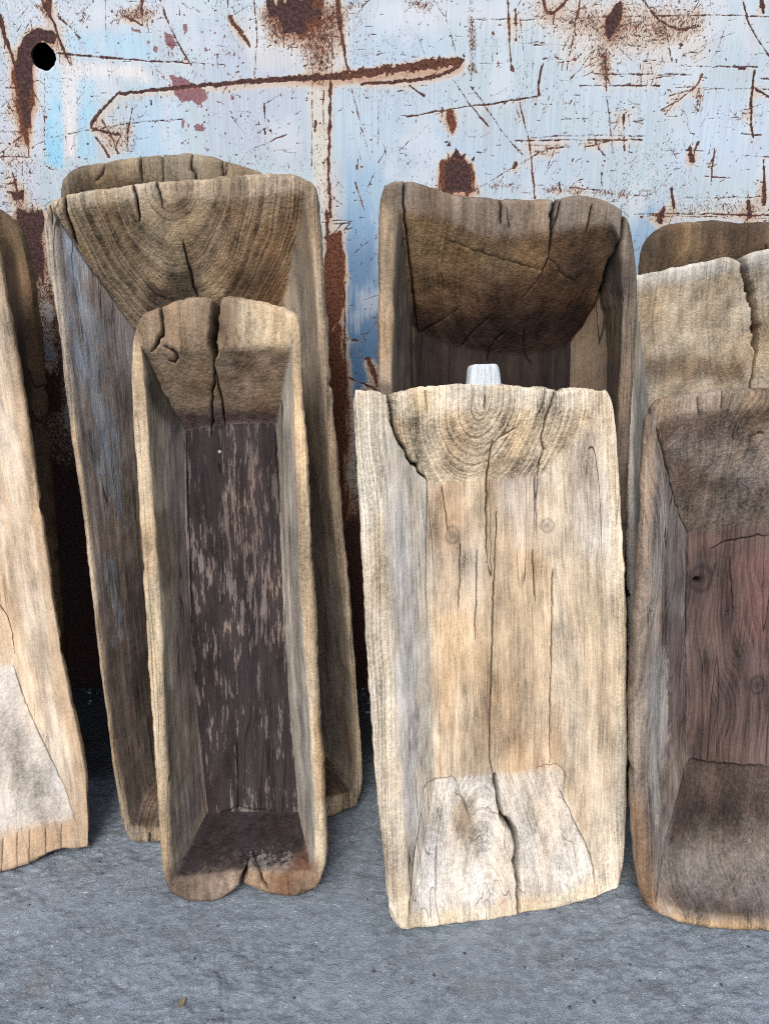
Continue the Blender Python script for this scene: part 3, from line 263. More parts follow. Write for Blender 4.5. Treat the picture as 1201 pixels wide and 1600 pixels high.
{'key':'J','depth':0.1,'seed':20,'wear':8,'round':0.013,'step':0.0028,'back':0.022,'col':{'rim':((160,142,122),(124,108,92)),'side_left':((158,146,135),(112,99,92)),'side_right':((140,130,120),(100,88,82)),'end_top':((130,108,92),(88,72,62)),'end_bottom':((92,76,68),(60,50,46)),'floor':((112,90,82),(74,58,53))},'mcol':(156,149,140),'ring':(0.05,-0.02,190,0.15),'grain':0.6,'mgrain':3,'saw':1.0,'wavy':1.0,'mfreq':260,'ringf':1.5,'loc':[0.6908,-0.77221,0.0],'yaw':0.0,'lean':13.5,'outer':{'L':[[-0.24521,0.9259],[-0.26501,0.90654],[-0.27065,0.86555],[-0.27164,0.78265],[-0.2713,0.63451],[-0.27684,0.52624],[-0.274,0.35985],[-0.26769,0.24619],[-0.2564,0.11852],[-0.23721,0.05007]],'T':[[-0.24521,0.9259],[-0.19843,0.93708],[-0.13703,0.94114],[-0.07453,0.94317],[0.02701,0.94419],[0.11974,0.93911],[0.16192,0.92489]],'R':[[0.16192,0.92489],[0.18102,0.86555],[0.2036,0.63451],[0.23417,0.35985],[0.24358,0.1885],[0.23248,0.05007]],'B':[[-0.23721,0.05007],[-0.20166,0.0227],[-0.13409,0.00598],[-0.02119,0.0],[0.12233,0.00479],[0.19892,0.0239],[0.23248,0.05007]]},'inner':{'L':[[-0.25018,0.87992],[-0.24941,0.78233],[-0.24879,0.63371],[-0.252,0.52509],[-0.24771,0.35818],[-0.2387,0.20949],[-0.21971,0.06405]],'T':[[-0.25018,0.87992],[-0.21595,0.90252],[-0.13349,0.90662],[-0.07065,0.90969],[0.03179,0.90662],[0.15782,0.87992]],'R':[[0.15782,0.87992],[0.18529,0.63371],[0.21327,0.35818],[0.21856,0.06405]],'B':[[-0.21971,0.06405],[-0.17853,0.03787],[-0.10002,0.02832],[-0.0206,0.02473],[0.1228,0.03309],[0.21856,0.06405]]},'floor':{'L':[[-0.15564,0.69171],[-0.15191,0.55641],[-0.14286,0.37844],[-0.13471,0.27403]],'T':[[-0.15564,0.69171],[-0.1139,0.69514],[-0.06902,0.70313],[-0.01151,0.70656],[0.10078,0.70199],[0.18309,0.69057]],'R':[[0.18309,0.69057],[0.20171,0.49766],[0.21336,0.27403]],'B':[[-0.13471,0.27403],[-0.07001,0.26913],[0.01358,0.263],[0.1293,0.26913],[0.21336,0.27403]]},'cracks':[([[-0.25162,0.87781],[-0.22253,0.8184],[-0.19969,0.76165],[-0.15606,0.69198]],2.2,7),([[-0.15588,0.68336],[-0.15046,0.49745],[-0.14095,0.2838]],1.8,6),([[-0.13619,0.2728],[-0.07128,0.26465],[0.01315,0.25978]],2,6),([[-0.13943,0.26583],[-0.16369,0.21075],[-0.20133,0.13798],[-0.21966,0.05818]],2.4,8),([[-0.13573,0.6097],[-0.12957,0.6079]],9,14),([[-0.10134,0.63703],[-0.10755,0.60917]],1.6,4),([[-0.07826,0.64861],[-0.06568,0.54415]],1.2,4),([[-0.18792,0.92603],[-0.18043,0.89661]],1.4,6),([[-0.14862,0.9364],[-0.14761,0.90972]],1.4,6),([[-0.08901,0.85948],[-0.08141,0.87099],[-0.06642,0.86772]],4,6),([[-0.11304,0.66296],[-0.06784,0.68374],[-0.01002,0.68919]],1.8,4)],'stains_and_shade':[('rim',[[-0.24382,0.92757],[-0.06819,0.94281],[0.03474,0.9428],[0.03255,0.90824],[-0.21575,0.9031],[-0.24752,0.88585]],0.01,(160,140,114),0.7,0.008),('end_top',[[-0.18539,0.7547],[-0.10048,0.77711],[0.02577,0.765],[0.04457,0.69559],[-0.15315,0.69344]],0.015,(116,104,90),0.7,0.015),('end_bottom',[[-0.21105,0.14196],[-0.00115,0.16724],[0.13947,0.12931],[0.12198,0.02373],[-0.21216,0.06412]],0.03,(138,130,120),0.6,0.03),('end_top',[[-0.2231,0.8552],[-0.15609,0.86648],[-0.07624,0.89033],[0.03835,0.88497],[0.06503,0.80584],[-0.05556,0.77665],[-0.16136,0.80217]],0.02,(156,142,128),0.6,0.03),('rim',[[-0.20222,0.03472],[-0.0221,0.02021],[0.12198,0.02373],[0.12282,-0.00239],[-0.13381,0.0]],0.006,(196,158,108),0.8,0.006),('rim',[[-0.26809,0.25172],[-0.25614,0.25868],[-0.21115,0.03337],[-0.24711,0.0477]],0.008,(150,110,70),0.75,0.01),('side_left',[[-0.24399,0.32421],[-0.14095,0.2838],[-0.21921,0.07239]],0.02,(132,122,110),0.6,0.02),('side_left',[[-0.22502,0.56173],[-0.15102,0.54427],[-0.14154,0.30685],[-0.19608,0.32742]],0.014,(92,74,72),0.7,0.014),('floor',[[-0.15442,0.69124],[-0.09176,0.69156],[-0.09021,0.66088],[-0.15263,0.66104]],0.01,(120,90,80),0.5,0.01),('floor',[[-0.06684,0.6601],[0.10441,0.66109],[0.11494,0.49851],[-0.0588,0.49805]],0.03,(126,82,74),0.45,0.03)],'mask':[('side_left',[[-0.24724,0.76069],[-0.21798,0.74688],[-0.22046,0.62824],[-0.24962,0.5235],[-0.2481,0.63325]],0.0,0.016),('side_left',[[-0.2484,0.48051],[-0.20431,0.51147],[-0.18655,0.33482],[-0.22175,0.17948],[-0.24262,0.30027]],0.0,0.016)],'knots':[([-0.12764,0.60974],0.017),([-0.0164,0.41377],0.012)]}]

WALL = {'strokes':[([[-0.661,1.4901],[-0.597,1.4844],[-0.4812,1.4765],[-0.3258,1.4696]],0.0065,0.0019,0.8),([[-0.5426,1.4176],[-0.4736,1.4235],[-0.3942,1.4304],[-0.3151,1.4362],[-0.21,1.4432],[-0.1052,1.4478]],0.0066,0.0118,0.85),([[-0.4602,1.4258],[-0.3941,1.4316],[-0.2363,1.4397],[-0.1052,1.4466],[-0.0529,1.4501]],0.0052,0.0092,0.9),([[-0.079,1.4501],[-0.0007,1.4582],[0.0644,1.4662],[0.1293,1.4742],[0.15,1.4753]],0.0182,0.0195,0.6),([[0.1565,1.4765],[0.1401,1.4593],[0.1039,1.4466],[0.0517,1.4397],[-0.0465,1.4339]],0.0104,0.0052,0.8),([[-0.21,1.4432],[-0.1314,1.4466],[-0.0529,1.4513]],0.0118,0.0157,0.75),([[-0.5422,1.4211],[-0.5756,1.3953],[-0.6011,1.3716],[-0.6093,1.3596]],0.0053,0.0093,0.9),([[-0.6101,1.3537],[-0.5817,1.3464],[-0.549,1.3404]],0.0093,0.0053,0.9),([[-0.5857,1.368],[-0.5722,1.3476],[-0.5612,1.3051]],0.004,0.0067,0.8),([[-0.5208,1.3894],[-0.5348,1.3476],[-0.5407,1.3076]],0.004,0.0033,0.8),([[-0.6109,1.3476],[-0.533,1.3632],[-0.4126,1.3704]],0.0033,0.0027,0.8),([[-0.6031,1.3356],[-0.586,1.3112],[-0.5808,1.299]],0.0054,0.0067,0.5),([[-0.5491,1.3392],[-0.5644,1.3234],[-0.5599,1.3051]],0.004,0.004,0.7),([[-0.5603,1.4129],[-0.5606,1.3775]],0.0026,0.0026,0.7),([[-0.7665,1.5548],[-0.7628,1.516],[-0.7529,1.4821],[-0.7511,1.4536]],0.0103,0.0065,0.9),([[-0.7446,1.4935],[-0.7777,1.4889]],0.0026,0.0026,0.7),([[-0.6764,1.5767],[-0.6644,1.5548],[-0.6547,1.516],[-0.6445,1.4878],[-0.6383,1.4673]],0.0077,0.0039,0.9),([[-0.6666,1.5821],[-0.6669,1.5548]],0.0127,0.0076,0.8),([[-0.6516,1.5548],[-0.6287,1.536],[-0.6109,1.516]],0.0038,0.0051,0.7),([[-0.5525,1.5821],[-0.5608,1.5047]],0.0026,0.0015,0.6),([[-0.4802,1.5821],[-0.4836,1.5382]],0.0076,0.0038,0.7),([[-0.5176,1.5548],[-0.4849,1.5382]],0.0051,0.0051,0.6),([[-0.4446,1.5821],[-0.4331,1.5438],[-0.4082,1.4935],[-0.3935,1.4685]],0.0039,0.0051,0.5),([[-0.3102,1.5821],[-0.3116,1.5438]],0.0038,0.0038,0.7),([[-0.3072,1.5515],[-0.2896,1.5271],[-0.2718,1.5025]],0.0116,0.0064,0.55),([[-0.2582,1.5821],[-0.2556,1.516],[-0.2659,1.4478]],0.0039,0.0026,0.6),([[-0.1995,1.5603],[-0.2043,1.4536]],0.0032,0.0013,0.8),([[-0.0932,1.5821],[-0.0902,1.5438],[-0.0809,1.4935],[-0.0724,1.457]],0.0103,0.0051,0.7),([[-0.1024,1.5712],[-0.1077,1.4536]],0.0039,0.0026,0.7),([[-0.0726,1.442],[-0.0601,1.4012],[-0.0473,1.3537],[-0.0304,1.2928]],0.0033,0.002,0.15),([[-0.1463,1.4708],[-0.1493,1.3775],[-0.1537,1.2805]],0.0033,0.0027,0.55),([[-0.1106,1.442],[-0.1134,1.3775],[-0.1182,1.2928],[-0.1169,1.1793]],0.0081,0.0067,0.7),([[-0.125,1.442],[-0.1274,1.3537]],0.004,0.0026,0.3),([[-0.143,1.3656],[-0.1449,1.3476]],0.008,0.0067,0.6),([[-0.0126,1.3953],[-0.0141,1.3173]],0.0033,0.002,0.9),([[-0.2834,1.3088],[-0.2421,1.3271],[-0.2039,1.3416]],0.002,0.004,0.6),([[-0.1731,1.3775],[-0.1898,1.2928]],0.0016,0.0013,0.7),([[-0.2335,1.31],[-0.1957,1.3137]],0.0027,0.002,0.6),([[-0.3166,1.3752],[-0.2885,1.3356]],0.0027,0.0013,0.8),([[-0.2476,1.3988],[-0.2478,1.3716]],0.0053,0.004,1),([[-0.2502,1.3512],[-0.2494,1.3416]],0.0053,0.004,1),([[0.0458,1.374],[0.1053,1.3835],[0.158,1.393],[0.237,1.4],[0.3219,1.4141]],0.0046,0.004,0.7),([[0.3218,1.4708],[0.316,1.442],[0.3165,1.4153]],0.0052,0.0065,0.85),([[0.039,1.5515],[0.0636,1.5249],[0.0769,1.4991],[0.0851,1.4765]],0.0019,0.0026,0.7),([[0.097,1.5821],[0.1206,1.5548],[0.1357,1.5216],[0.1459,1.4821]],0.0026,0.0019,0.7),([[0.1407,1.442],[0.1778,1.3953],[0.2166,1.3561]],0.002,0.004,0.8),([[0.1764,1.4304],[0.204,1.4012],[0.2537,1.3356],[0.2961,1.299]],0.0027,0.0033,0.85),([[0.3391,1.4129],[0.3194,1.3537],[0.3011,1.3271]],0.0016,0.002,0.7),([[0.0518,1.4316],[0.0717,1.4188],[0.0823,1.4129]],0.0039,0.0053,0.8),([[0.2442,1.5821],[0.2498,1.5271],[0.2575,1.4593]],0.0077,0.0051,0.5),([[0.2604,1.5658],[0.2649,1.5104]],0.0064,0.0038,0.6),([[0.2703,1.5493],[0.2814,1.4935],[0.286,1.4616]],0.0039,0.0019,0.6),([[0.2597,1.465],[0.2628,1.457]],0.0091,0.0065,0.6),([[0.314,1.5821],[0.3248,1.5559],[0.3434,1.5625],[0.3609,1.5821]],0.0089,0.0064,0.6),([[0.1783,1.5493],[0.3188,1.5493],[0.4844,1.5548],[0.631,1.5559],[0.7667,1.5537]],0.0019,0.0032,0.6),([[0.1814,1.4708],[0.2502,1.473]],0.0019,0.0019,0.5),([[0.1908,1.2329],[0.2441,1.2618],[0.3096,1.299],[0.3593,1.3198]],0.002,0.0041,0.5),([[0.2792,1.4012],[0.2927,1.3537],[0.3054,1.3234],[0.3218,1.2177]],0.0034,0.0054,0.4),([[0.2741,1.3295],[0.4014,1.3307],[0.5394,1.3307]],0.004,0.004,0.65),([[0.3072,1.3356],[0.4072,1.3404],[0.5412,1.338]],0.0027,0.0027,0.7),([[0.288,1.3222],[0.3754,1.3198],[0.4685,1.3295]],0.0027,0.0027,0.4),([[0.3355,1.3149],[0.4426,1.3198],[0.4817,1.3319]],0.0034,0.0027,0.5),([[0.4468,1.4821],[0.4563,1.4129],[0.465,1.3775],[0.4707,1.3476]],0.004,0.0026,0.7),([[0.4956,1.3775],[0.504,1.3112]],0.0067,0.004,0.85),([[0.5049,1.3775],[0.5125,1.344]],0.004,0.0033,0.9),([[0.3863,1.5821],[0.3791,1.516],[0.3709,1.4593]],0.0051,0.0026,0.6),([[0.4258,1.4991],[0.3969,1.4593],[0.3788,1.442]],0.0026,0.002,0.7),([[0.5131,1.5821],[0.5354,1.5548],[0.5697,1.536],[0.5961,1.5305],[0.6147,1.5349]],0.0064,0.0064,0.75),([[0.5637,1.5327],[0.5764,1.4935],[0.5888,1.457]],0.0039,0.0019,0.6),([[0.7057,1.5271],[0.6568,1.5104],[0.6269,1.4935],[0.602,1.4855]],0.0026,0.0019,0.3),([[0.6797,1.5294],[0.6721,1.4935],[0.6599,1.4708]],0.0026,0.0019,0.5),([[0.7098,1.5821],[0.7261,1.5438],[0.7534,1.5104],[0.7785,1.4844]],0.0038,0.0051,0.75),([[0.7453,1.5821],[0.7541,1.5603]],0.0114,0.0076,0.9),([[0.4261,1.4536],[0.5216,1.4524],[0.6235,1.4513]],0.0039,0.0033,0.7),([[0.3993,1.4316],[0.4715,1.4316],[0.5633,1.4316]],0.0033,0.0039,0.75),([[0.5195,1.4708],[0.5252,1.4316]],0.0039,0.0026,0.7),([[0.555,1.4455],[0.5997,1.4536]],0.0026,0.0026,0.7),([[0.5916,1.4662],[0.6762,1.4662],[0.7584,1.465]],0.0026,0.0039,0.8),([[0.7087,1.4662],[0.7316,1.4616]],0.0091,0.0078,0.95),([[0.647,1.4513],[0.636,1.4269],[0.6084,1.4071],[0.5714,1.387]],0.0053,0.0026,0.3),([[0.5965,1.4281],[0.6291,1.4293]],0.0033,0.0026,0.7),([[0.5853,1.4129],[0.6298,1.4246]],0.0026,0.0026,0.3),([[0.7528,1.4593],[0.7529,1.4188],[0.7612,1.3596],[0.7705,1.3356]],0.0079,0.0053,0.9),([[0.6428,1.4258],[0.7887,1.4246]],0.002,0.0039,0.6),([[0.7611,1.4246],[0.7911,1.4106]],0.0079,0.0053,0.9),([[0.6999,1.3953],[0.7295,1.3752],[0.7662,1.3537]],0.0013,0.0033,0.6),([[0.7481,1.3416],[0.7884,1.3404]],0.0033,0.0033,0.8),([[0.5814,1.338],[0.615,1.2953]],0.0016,0.0027,0.8),([[0.6417,1.3173],[0.6478,1.2928]],0.0081,0.0121,0.85),([[0.6565,1.3271],[0.6496,1.299]],0.0067,0.0067,0.85),([[0.6345,1.3112],[0.6696,1.31]],0.004,0.004,0.8),([[0.6918,1.3149],[0.6955,1.243]],0.0041,0.0027,0.5),([[0.6964,1.3112],[0.6837,1.278]],0.0034,0.0027,0.8),([[0.615,1.387],[0.6253,1.3799],[0.6341,1.344],[0.6478,1.3416]],0.0027,0.0027,0.7),([[0.7547,1.3002],[0.8102,1.299]],0.0027,0.0027,0.7),([[0.7991,1.2928],[0.8152,1.205]],0.0041,0.0109,0.8),([[0.6117,1.2367],[0.6221,1.1986]],0.0069,0.0082,0.9),([[0.7798,1.2113],[0.7873,1.1818]],0.0083,0.011,0.9),([[0.5991,1.1947],[0.5949,1.1728]],0.0111,0.0138,0.9),([[0.5381,1.1857],[0.676,1.187],[0.83,1.1831]],0.0035,0.0041,0.6),([[0.6306,1.2177],[0.8236,1.2203]],0.0016,0.0021,0.5),([[0.5661,1.1818],[0.7184,1.1805]],0.0021,0.0028,0.7),([[0.6792,1.2618],[0.7342,1.2581]],0.0034,0.0027,0.6),([[0.3955,1.2392],[0.4713,1.2329]],0.0041,0.0027,0.5),([[0.3715,1.2493],[0.3771,1.2304]],0.0055,0.0055,0.85),([[0.3617,1.3234],[0.3449,1.278]],0.0027,0.004,0.6),([[0.2766,1.2867],[0.2744,1.278]],0.0108,0.0081,0.7),([[0.461,1.268],[0.4634,1.243]],0.0034,0.0034,0.7),([[0.4721,1.2928],[0.4498,1.3149],[0.4384,1.3356]],0.0027,0.0027,0.8),([[0.4707,1.3476],[0.4817,1.3051],[0.4884,1.2928]],0.0034,0.0027,0.7),([[0.5302,1.3173],[0.5215,1.2743],[0.5106,1.2493]],0.002,0.002,0.6),([[-0.0149,1.0669],[0.0134,1.0669]],0.0014,0.0014,0.6),([[-0.1115,1.1728],[-0.0561,1.1728]],0.0035,0.0021,0.8),([[-0.1089,1.1663],[-0.0769,1.1689]],0.0042,0.0028,0.7),([[-0.0639,1.1071],[-0.0356,1.1297]],0.0035,0.0028,0.6),([[-0.1192,1.1402],[-0.0937,1.1637]],0.0028,0.0035,0.8),([[-0.0883,1.1533],[-0.0728,1.1689]],0.0028,0.0021,0.8),([[-0.1105,1.2177],[-0.0901,1.205]],0.0034,0.0027,0.9),([[-0.039,1.2304],[-0.021,1.268]],0.0027,0.0027,0.7),([[-0.062,1.2493],[-0.0421,1.1921]],0.0041,0.0027,0.1),([[-0.0888,1.0465],[-0.0925,0.6649]],0.0044,0.0044,0.8),([[-0.0857,1.0601],[-0.0435,1.026]],0.0021,0.0014,0.8),([[-0.1391,0.9207],[-0.059,0.9178]],0.0044,0.0029,0.8),([[-0.0375,0.8774],[-0.0156,0.8184]],0.0148,0.0118,0.4),([[-0.0822,0.8333],[-0.0156,0.8034]],0.0045,0.0059,0.8),([[-0.1249,1.1921],[-0.1235,1.1376]],0.0083,0.0111,0.7),([[-0.8019,1.3476],[-0.7515,1.3452]],0.0027,0.0027,0.7),([[-0.8091,1.3051],[-0.7792,1.3234],[-0.749,1.344]],0.0027,0.004,0.5),([[-0.7841,1.4129],[-0.7589,1.3656]],0.0026,0.0026,0.5),([[-0.7208,1.4223],[-0.7047,1.3894],[-0.7057,1.3656]],0.004,0.004,0.85),([[-0.6933,1.4478],[-0.7185,1.2805]],0.0016,0.0013,0.8),([[-0.8191,1.2468],[-0.7098,1.248]],0.002,0.002,0.7),([[-0.8002,1.278],[-0.7842,1.2928]],0.0041,0.0041,0.7),([[-0.7398,1.3173],[-0.6968,1.3356],[-0.6146,1.35]],0.0013,0.0027,0.7),([[-0.7883,1.268],[-0.7829,1.2177]],0.0068,0.0055,0.7),([[-0.8102,1.299],[-0.7429,1.2977]],0.0034,0.0027,0.3)],'patches':[([[-0.7372,1.4991],[-0.718,1.5227],[-0.6931,1.5338],[-0.6681,1.5294],[-0.6592,1.5204],[-0.6663,1.507],[-0.6888,1.5115],[-0.709,1.498],[-0.7176,1.4593],[-0.7182,1.4386],[-0.7301,1.4129],[-0.7349,1.3656],[-0.7498,1.3561],[-0.7531,1.4012],[-0.753,1.4501]],0.0039,'dark'),([[-0.7517,1.4501],[-0.7182,1.4386],[-0.7376,1.3656],[-0.749,1.3271],[-0.7574,1.3416]],0.0093,'rust'),([[0.1267,1.278],[0.1345,1.2904],[0.1532,1.2953],[0.1724,1.2879],[0.1829,1.2618],[0.1868,1.2304],[0.1252,1.2304]],0.0041,'dark'),([[0.1211,1.2854],[0.1504,1.299],[0.182,1.2854],[0.1937,1.2304],[0.117,1.2304]],0.0109,'rust'),([[0.131,1.3198],[0.1373,1.3344],[0.1391,1.3173]],0.002,'dark'),([[0.1384,1.2953],[0.1499,1.3149],[0.1612,1.3002],[0.1717,1.3076],[0.177,1.31],[0.1668,1.2928]],0.002,'dark'),([[0.1817,1.2928],[0.1908,1.3014],[0.1886,1.2904]],0.0016,'dark'),([[0.1291,1.387],[0.145,1.387],[0.1472,1.3596],[0.1423,1.3452],[0.1352,1.3596]],0.0053,'rust'),([[0.4415,1.5493],[0.457,1.5734],[0.4687,1.5821],[0.4713,1.5581],[0.4637,1.5327],[0.4575,1.5182],[0.4502,1.5137],[0.4424,1.5271]],0.0038,'dark'),([[-0.2231,1.5734],[-0.1909,1.5821],[-0.1529,1.5821],[-0.1281,1.5603],[-0.1676,1.5271],[-0.193,1.5327],[-0.1988,1.5471],[-0.2237,1.5603]],0.0115,'dark'),([[-0.2505,1.5382],[-0.2051,1.5493],[-0.1275,1.5821],[-0.0666,1.5821],[-0.0779,1.516],[-0.1183,1.4478],[-0.1444,1.4478],[-0.1813,1.5047],[-0.2323,1.5182]],0.0283,'stip'),([[-0.1909,1.5821],[-0.1275,1.5821],[-0.1352,1.5382],[-0.1677,1.5249],[-0.1859,1.5493]],0.0179,'rust'),([[-0.2297,1.5691],[-0.1979,1.5669],[-0.1975,1.5471],[-0.2078,1.5471]],0.0051,'dark'),([[-0.7047,1.5821],[-0.654,1.5821],[-0.6681,1.5471],[-0.6818,1.5405],[-0.6954,1.5603]],0.0153,'stip'),([[-0.6151,1.5603],[-0.5907,1.5712],[-0.5896,1.5405],[-0.6162,1.5338]],0.0153,'stip'),([[-0.6781,1.5821],[-0.6603,1.5821],[-0.6671,1.5537]],0.0051,'rust'),([[0.2785,1.5821],[0.659,1.5821],[0.6511,1.5493],[0.6358,1.5216],[0.5938,1.4991],[0.5305,1.4878],[0.4675,1.4708],[0.4276,1.4799],[0.3865,1.5047],[0.3196,1.5382]],0.0514,'stip9'),([[0.0374,1.5821],[0.1135,1.5821],[0.0912,1.5581],[0.0503,1.5669]],0.0153,'stip'),([[0.1706,1.5821],[0.1826,1.5047],[0.1792,1.4593],[0.1719,1.516]],0.0077,'stip'),([[-0.2797,1.5821],[-0.0514,1.5821],[-0.0779,1.516],[-0.233,1.5047]],0.0256,'stip'),([[-0.147,1.4478],[-0.1104,1.4478],[-0.1169,1.2928],[-0.1497,1.2805]],0.008,'stip5'),([[-0.1524,1.2805],[-0.1144,1.2805],[-0.1114,1.1793],[-0.139,1.1793]],0.0082,'stip5'),([[-0.5525,1.5821],[-0.432,1.5821],[-0.4618,1.5382],[-0.5387,1.5382]],0.0178,'stip'),([[-0.7828,1.4593],[-0.7306,1.4593],[-0.7457,1.1921],[-0.8284,1.1921]],0.0188,'stip6'),([[-0.6,1.3596],[-0.5188,1.3716],[-0.5194,1.3051],[-0.5943,1.299]],0.0161,'stip7'),([[0.6347,1.4362],[0.6518,1.4362],[0.6553,1.3835],[0.6428,1.3775]],0.0079,'stip'),([[0.7131,1.3953],[0.7937,1.3953],[0.7998,1.3596],[0.7186,1.3596]],0.0159,'stip6'),([[0.6306,1.2177],[0.823,1.2241],[0.8317,1.1728],[0.5533,1.1728]],0.0193,'stip7'),([[0.2041,1.243],[0.245,1.243],[0.5276,1.2177],[0.4966,1.1857],[0.5331,1.2304]],0.011,'stip'),([[0.4098,1.5327],[0.4651,1.4935],[0.4656,1.4246],[0.4295,1.4593]],0.0156,'stip'),([[-0.1235,1.1376],[-0.0953,1.1507],[-0.0879,1.1005],[-0.0924,1.0053],[-0.1018,0.9633],[-0.1242,0.935],[-0.1357,1.0465]],0.0043,'rust'),([[-0.1387,0.935],[-0.1023,0.9421],[-0.0899,0.8184],[-0.1015,0.1451],[-0.1518,0.1451]],0.0216,'rust'),([[-0.0904,0.7884],[-0.0007,0.8774],[-0.0008,0.1451],[-0.1015,0.1451]],0.0629,'stip'),([[-0.7956,1.2241],[-0.7327,1.205],[-0.7387,1.1005],[-0.7489,0.935],[-0.7734,0.8184],[-0.7044,0.6649],[-0.7364,0.0288],[-0.9588,0.0288],[-0.8581,1.1005]],0.0327,'stip'),([[-0.7875,1.1896],[-0.7346,1.1921],[-0.7497,1.0736],[-0.7681,1.0465],[-0.7879,1.1005]],0.014,'dark'),([[-0.8086,0.6331],[-0.7282,0.601],[-0.7725,0.1451],[-0.8731,0.1451]],0.0482,'dark'),([[-0.7838,0.848],[-0.7564,0.8333],[-0.7673,0.7581],[-0.7974,0.7581]],0.0209,'dark'),([[-0.8014,1.2304],[-0.7693,1.2342],[-0.7751,1.2152],[-0.7949,1.2113]],0.0055,'dark'),([[-0.7291,1.1921],[-0.7171,1.0053],[-0.7373,0.7581],[-0.7659,0.7884],[-0.7531,1.0329]],0.0116,'stip')],'crimson':[([[-0.4354,1.4386],[-0.416,1.4501],[-0.3935,1.4386],[-0.3658,1.4246],[-0.3632,1.4071],[-0.3813,1.3953],[-0.3991,1.4036],[-0.4178,1.4012],[-0.4323,1.4153]],0.0039),([[-0.4418,1.4536],[-0.4289,1.4524],[-0.4128,1.442],[-0.427,1.4304],[-0.4387,1.4455]],0.0026),([[-0.404,1.5405],[-0.3935,1.5427],[-0.3936,1.5271],[-0.4032,1.5204]],0.0032),([[-0.4422,1.5294],[-0.4224,1.5216],[-0.419,1.5025],[-0.4302,1.4935],[-0.4418,1.507]],0.0052),([[-0.5069,1.536],[-0.4882,1.5316],[-0.4863,1.5249],[-0.5066,1.5271]],0.0039),([[-0.4653,1.5047],[-0.4552,1.5025],[-0.4591,1.4889],[-0.469,1.4935]],0.0039),([[-0.4772,1.5137],[-0.4697,1.5115],[-0.473,1.5047],[-0.4792,1.507]],0.0026),([[-0.4692,1.4662],[-0.4569,1.4593],[-0.455,1.4524],[-0.4649,1.457]],0.0026),([[-0.4218,1.3716],[-0.4128,1.368],[-0.4172,1.3488],[-0.4234,1.3537]],0.0027),([[-0.3977,1.3585],[-0.3866,1.3632],[-0.3714,1.3537],[-0.3773,1.3464],[-0.3959,1.3476]],0.0027),([[-0.4128,1.368],[-0.4029,1.3596],[-0.4088,1.3537]],0.002),([[-0.555,1.4776],[-0.5475,1.4753],[-0.5495,1.4696]],0.0019),([[-0.4578,1.4501],[-0.4474,1.4501],[-0.4496,1.4409]],0.002),([[-0.3797,1.3173],[-0.3664,1.3149],[-0.371,1.3076]],0.002),([[-0.3165,1.4153],[-0.3061,1.4129],[-0.3107,1.4036],[-0.3172,1.4059]],0.002)],'paint':[([[-0.6589,1.4593],[-0.6198,1.4593],[-0.6464,1.2928],[-0.6761,1.2928]],0.0066,(236,230,224),0.9),([[-0.6625,1.4799],[-0.4945,1.473],[-0.4848,1.442],[-0.6549,1.442]],0.0117,(238,232,224),0.8),([[-0.6915,1.4593],[-0.6593,1.457],[-0.6779,1.2805],[-0.7212,1.2805]],0.008,(150,214,238),0.85),([[-0.6253,1.4478],[-0.5887,1.4478],[-0.6086,1.2928],[-0.6518,1.2928]],0.012,(168,216,236),0.7),([[-0.642,1.5327],[-0.4875,1.5382],[-0.4682,1.4765],[-0.6492,1.4821]],0.0206,(178,214,232),0.7),([[-0.526,1.4246],[-0.4083,1.4188],[-0.4195,1.2928],[-0.541,1.2928]],0.0187,(178,212,234),0.6),([[-0.7808,1.4708],[-0.6963,1.4708],[-0.7457,1.1921],[-0.8284,1.1921]],0.0214,(206,206,216),0.6),([[-0.384,1.5493],[-0.2324,1.516],[-0.1567,1.4708],[-0.1628,1.2928],[-0.3645,1.3051]],0.0328,(190,199,212),0.7),([[-0.0899,1.5603],[0.1281,1.516],[0.1344,1.2928],[-0.0965,1.2304]],0.0396,(190,206,219),0.7),([[-0.1496,1.4478],[-0.1078,1.4478],[-0.1114,1.1793],[-0.1556,1.1793]],0.0094,(226,218,200),0.85),([[-0.2825,1.5382],[-0.0519,1.5382],[-0.0789,1.4593],[-0.2614,1.4593]],0.0233,(222,214,206),0.6),([[0.2785,1.5821],[0.659,1.5821],[0.6479,1.4821],[0.3894,1.4708]],0.0449,(228,214,200),0.75),([[-0.0006,1.5821],[0.2785,1.5821],[0.2684,1.5382],[0.025,1.5382]],0.028,(222,222,224),0.6),([[-0.7618,1.5821],[-0.3812,1.5821],[-0.4106,1.5382],[-0.7189,1.5327]],0.0255,(220,222,228),0.6),([[0.3885,1.4821],[0.6219,1.4821],[0.6066,1.4012],[0.3944,1.4129]],0.0392,(204,216,226),0.6),([[0.6462,1.4012],[0.7927,1.4012],[0.8133,1.2805],[0.6088,1.2805]],0.0401,(204,216,232),0.6),([[0.0527,1.3537],[0.4015,1.3295],[0.4099,1.2304],[0.0541,1.2304]],0.0406,(188,205,219),0.6),([[-0.1111,1.1921],[-0.0007,1.1921],[-0.0009,0.0288],[-0.1377,0.0288]],0.0382,(88,132,172),0.85),([[-0.0955,1.2805],[-0.0007,1.2805],[-0.0007,1.127],[-0.0986,1.127]],0.0413,(150,186,212),0.7),([[0.5333,1.1663],[0.5703,1.205],[0.6339,1.1921],[0.5858,1.0736],[0.5434,1.0736]],0.0195,(140,176,206),0.7),([[-0.7732,1.1921],[-0.5939,1.1921],[-0.7193,0.0288],[-0.9588,0.0288]],0.0458,(150,166,182),0.6),([[-0.1155,1.2928],[-0.0952,1.2928],[-0.0911,1.1533],[-0.1189,1.1533]],0.0082,(206,206,200),0.6)],'hole':[-0.6903,1.4844,0.0246]}

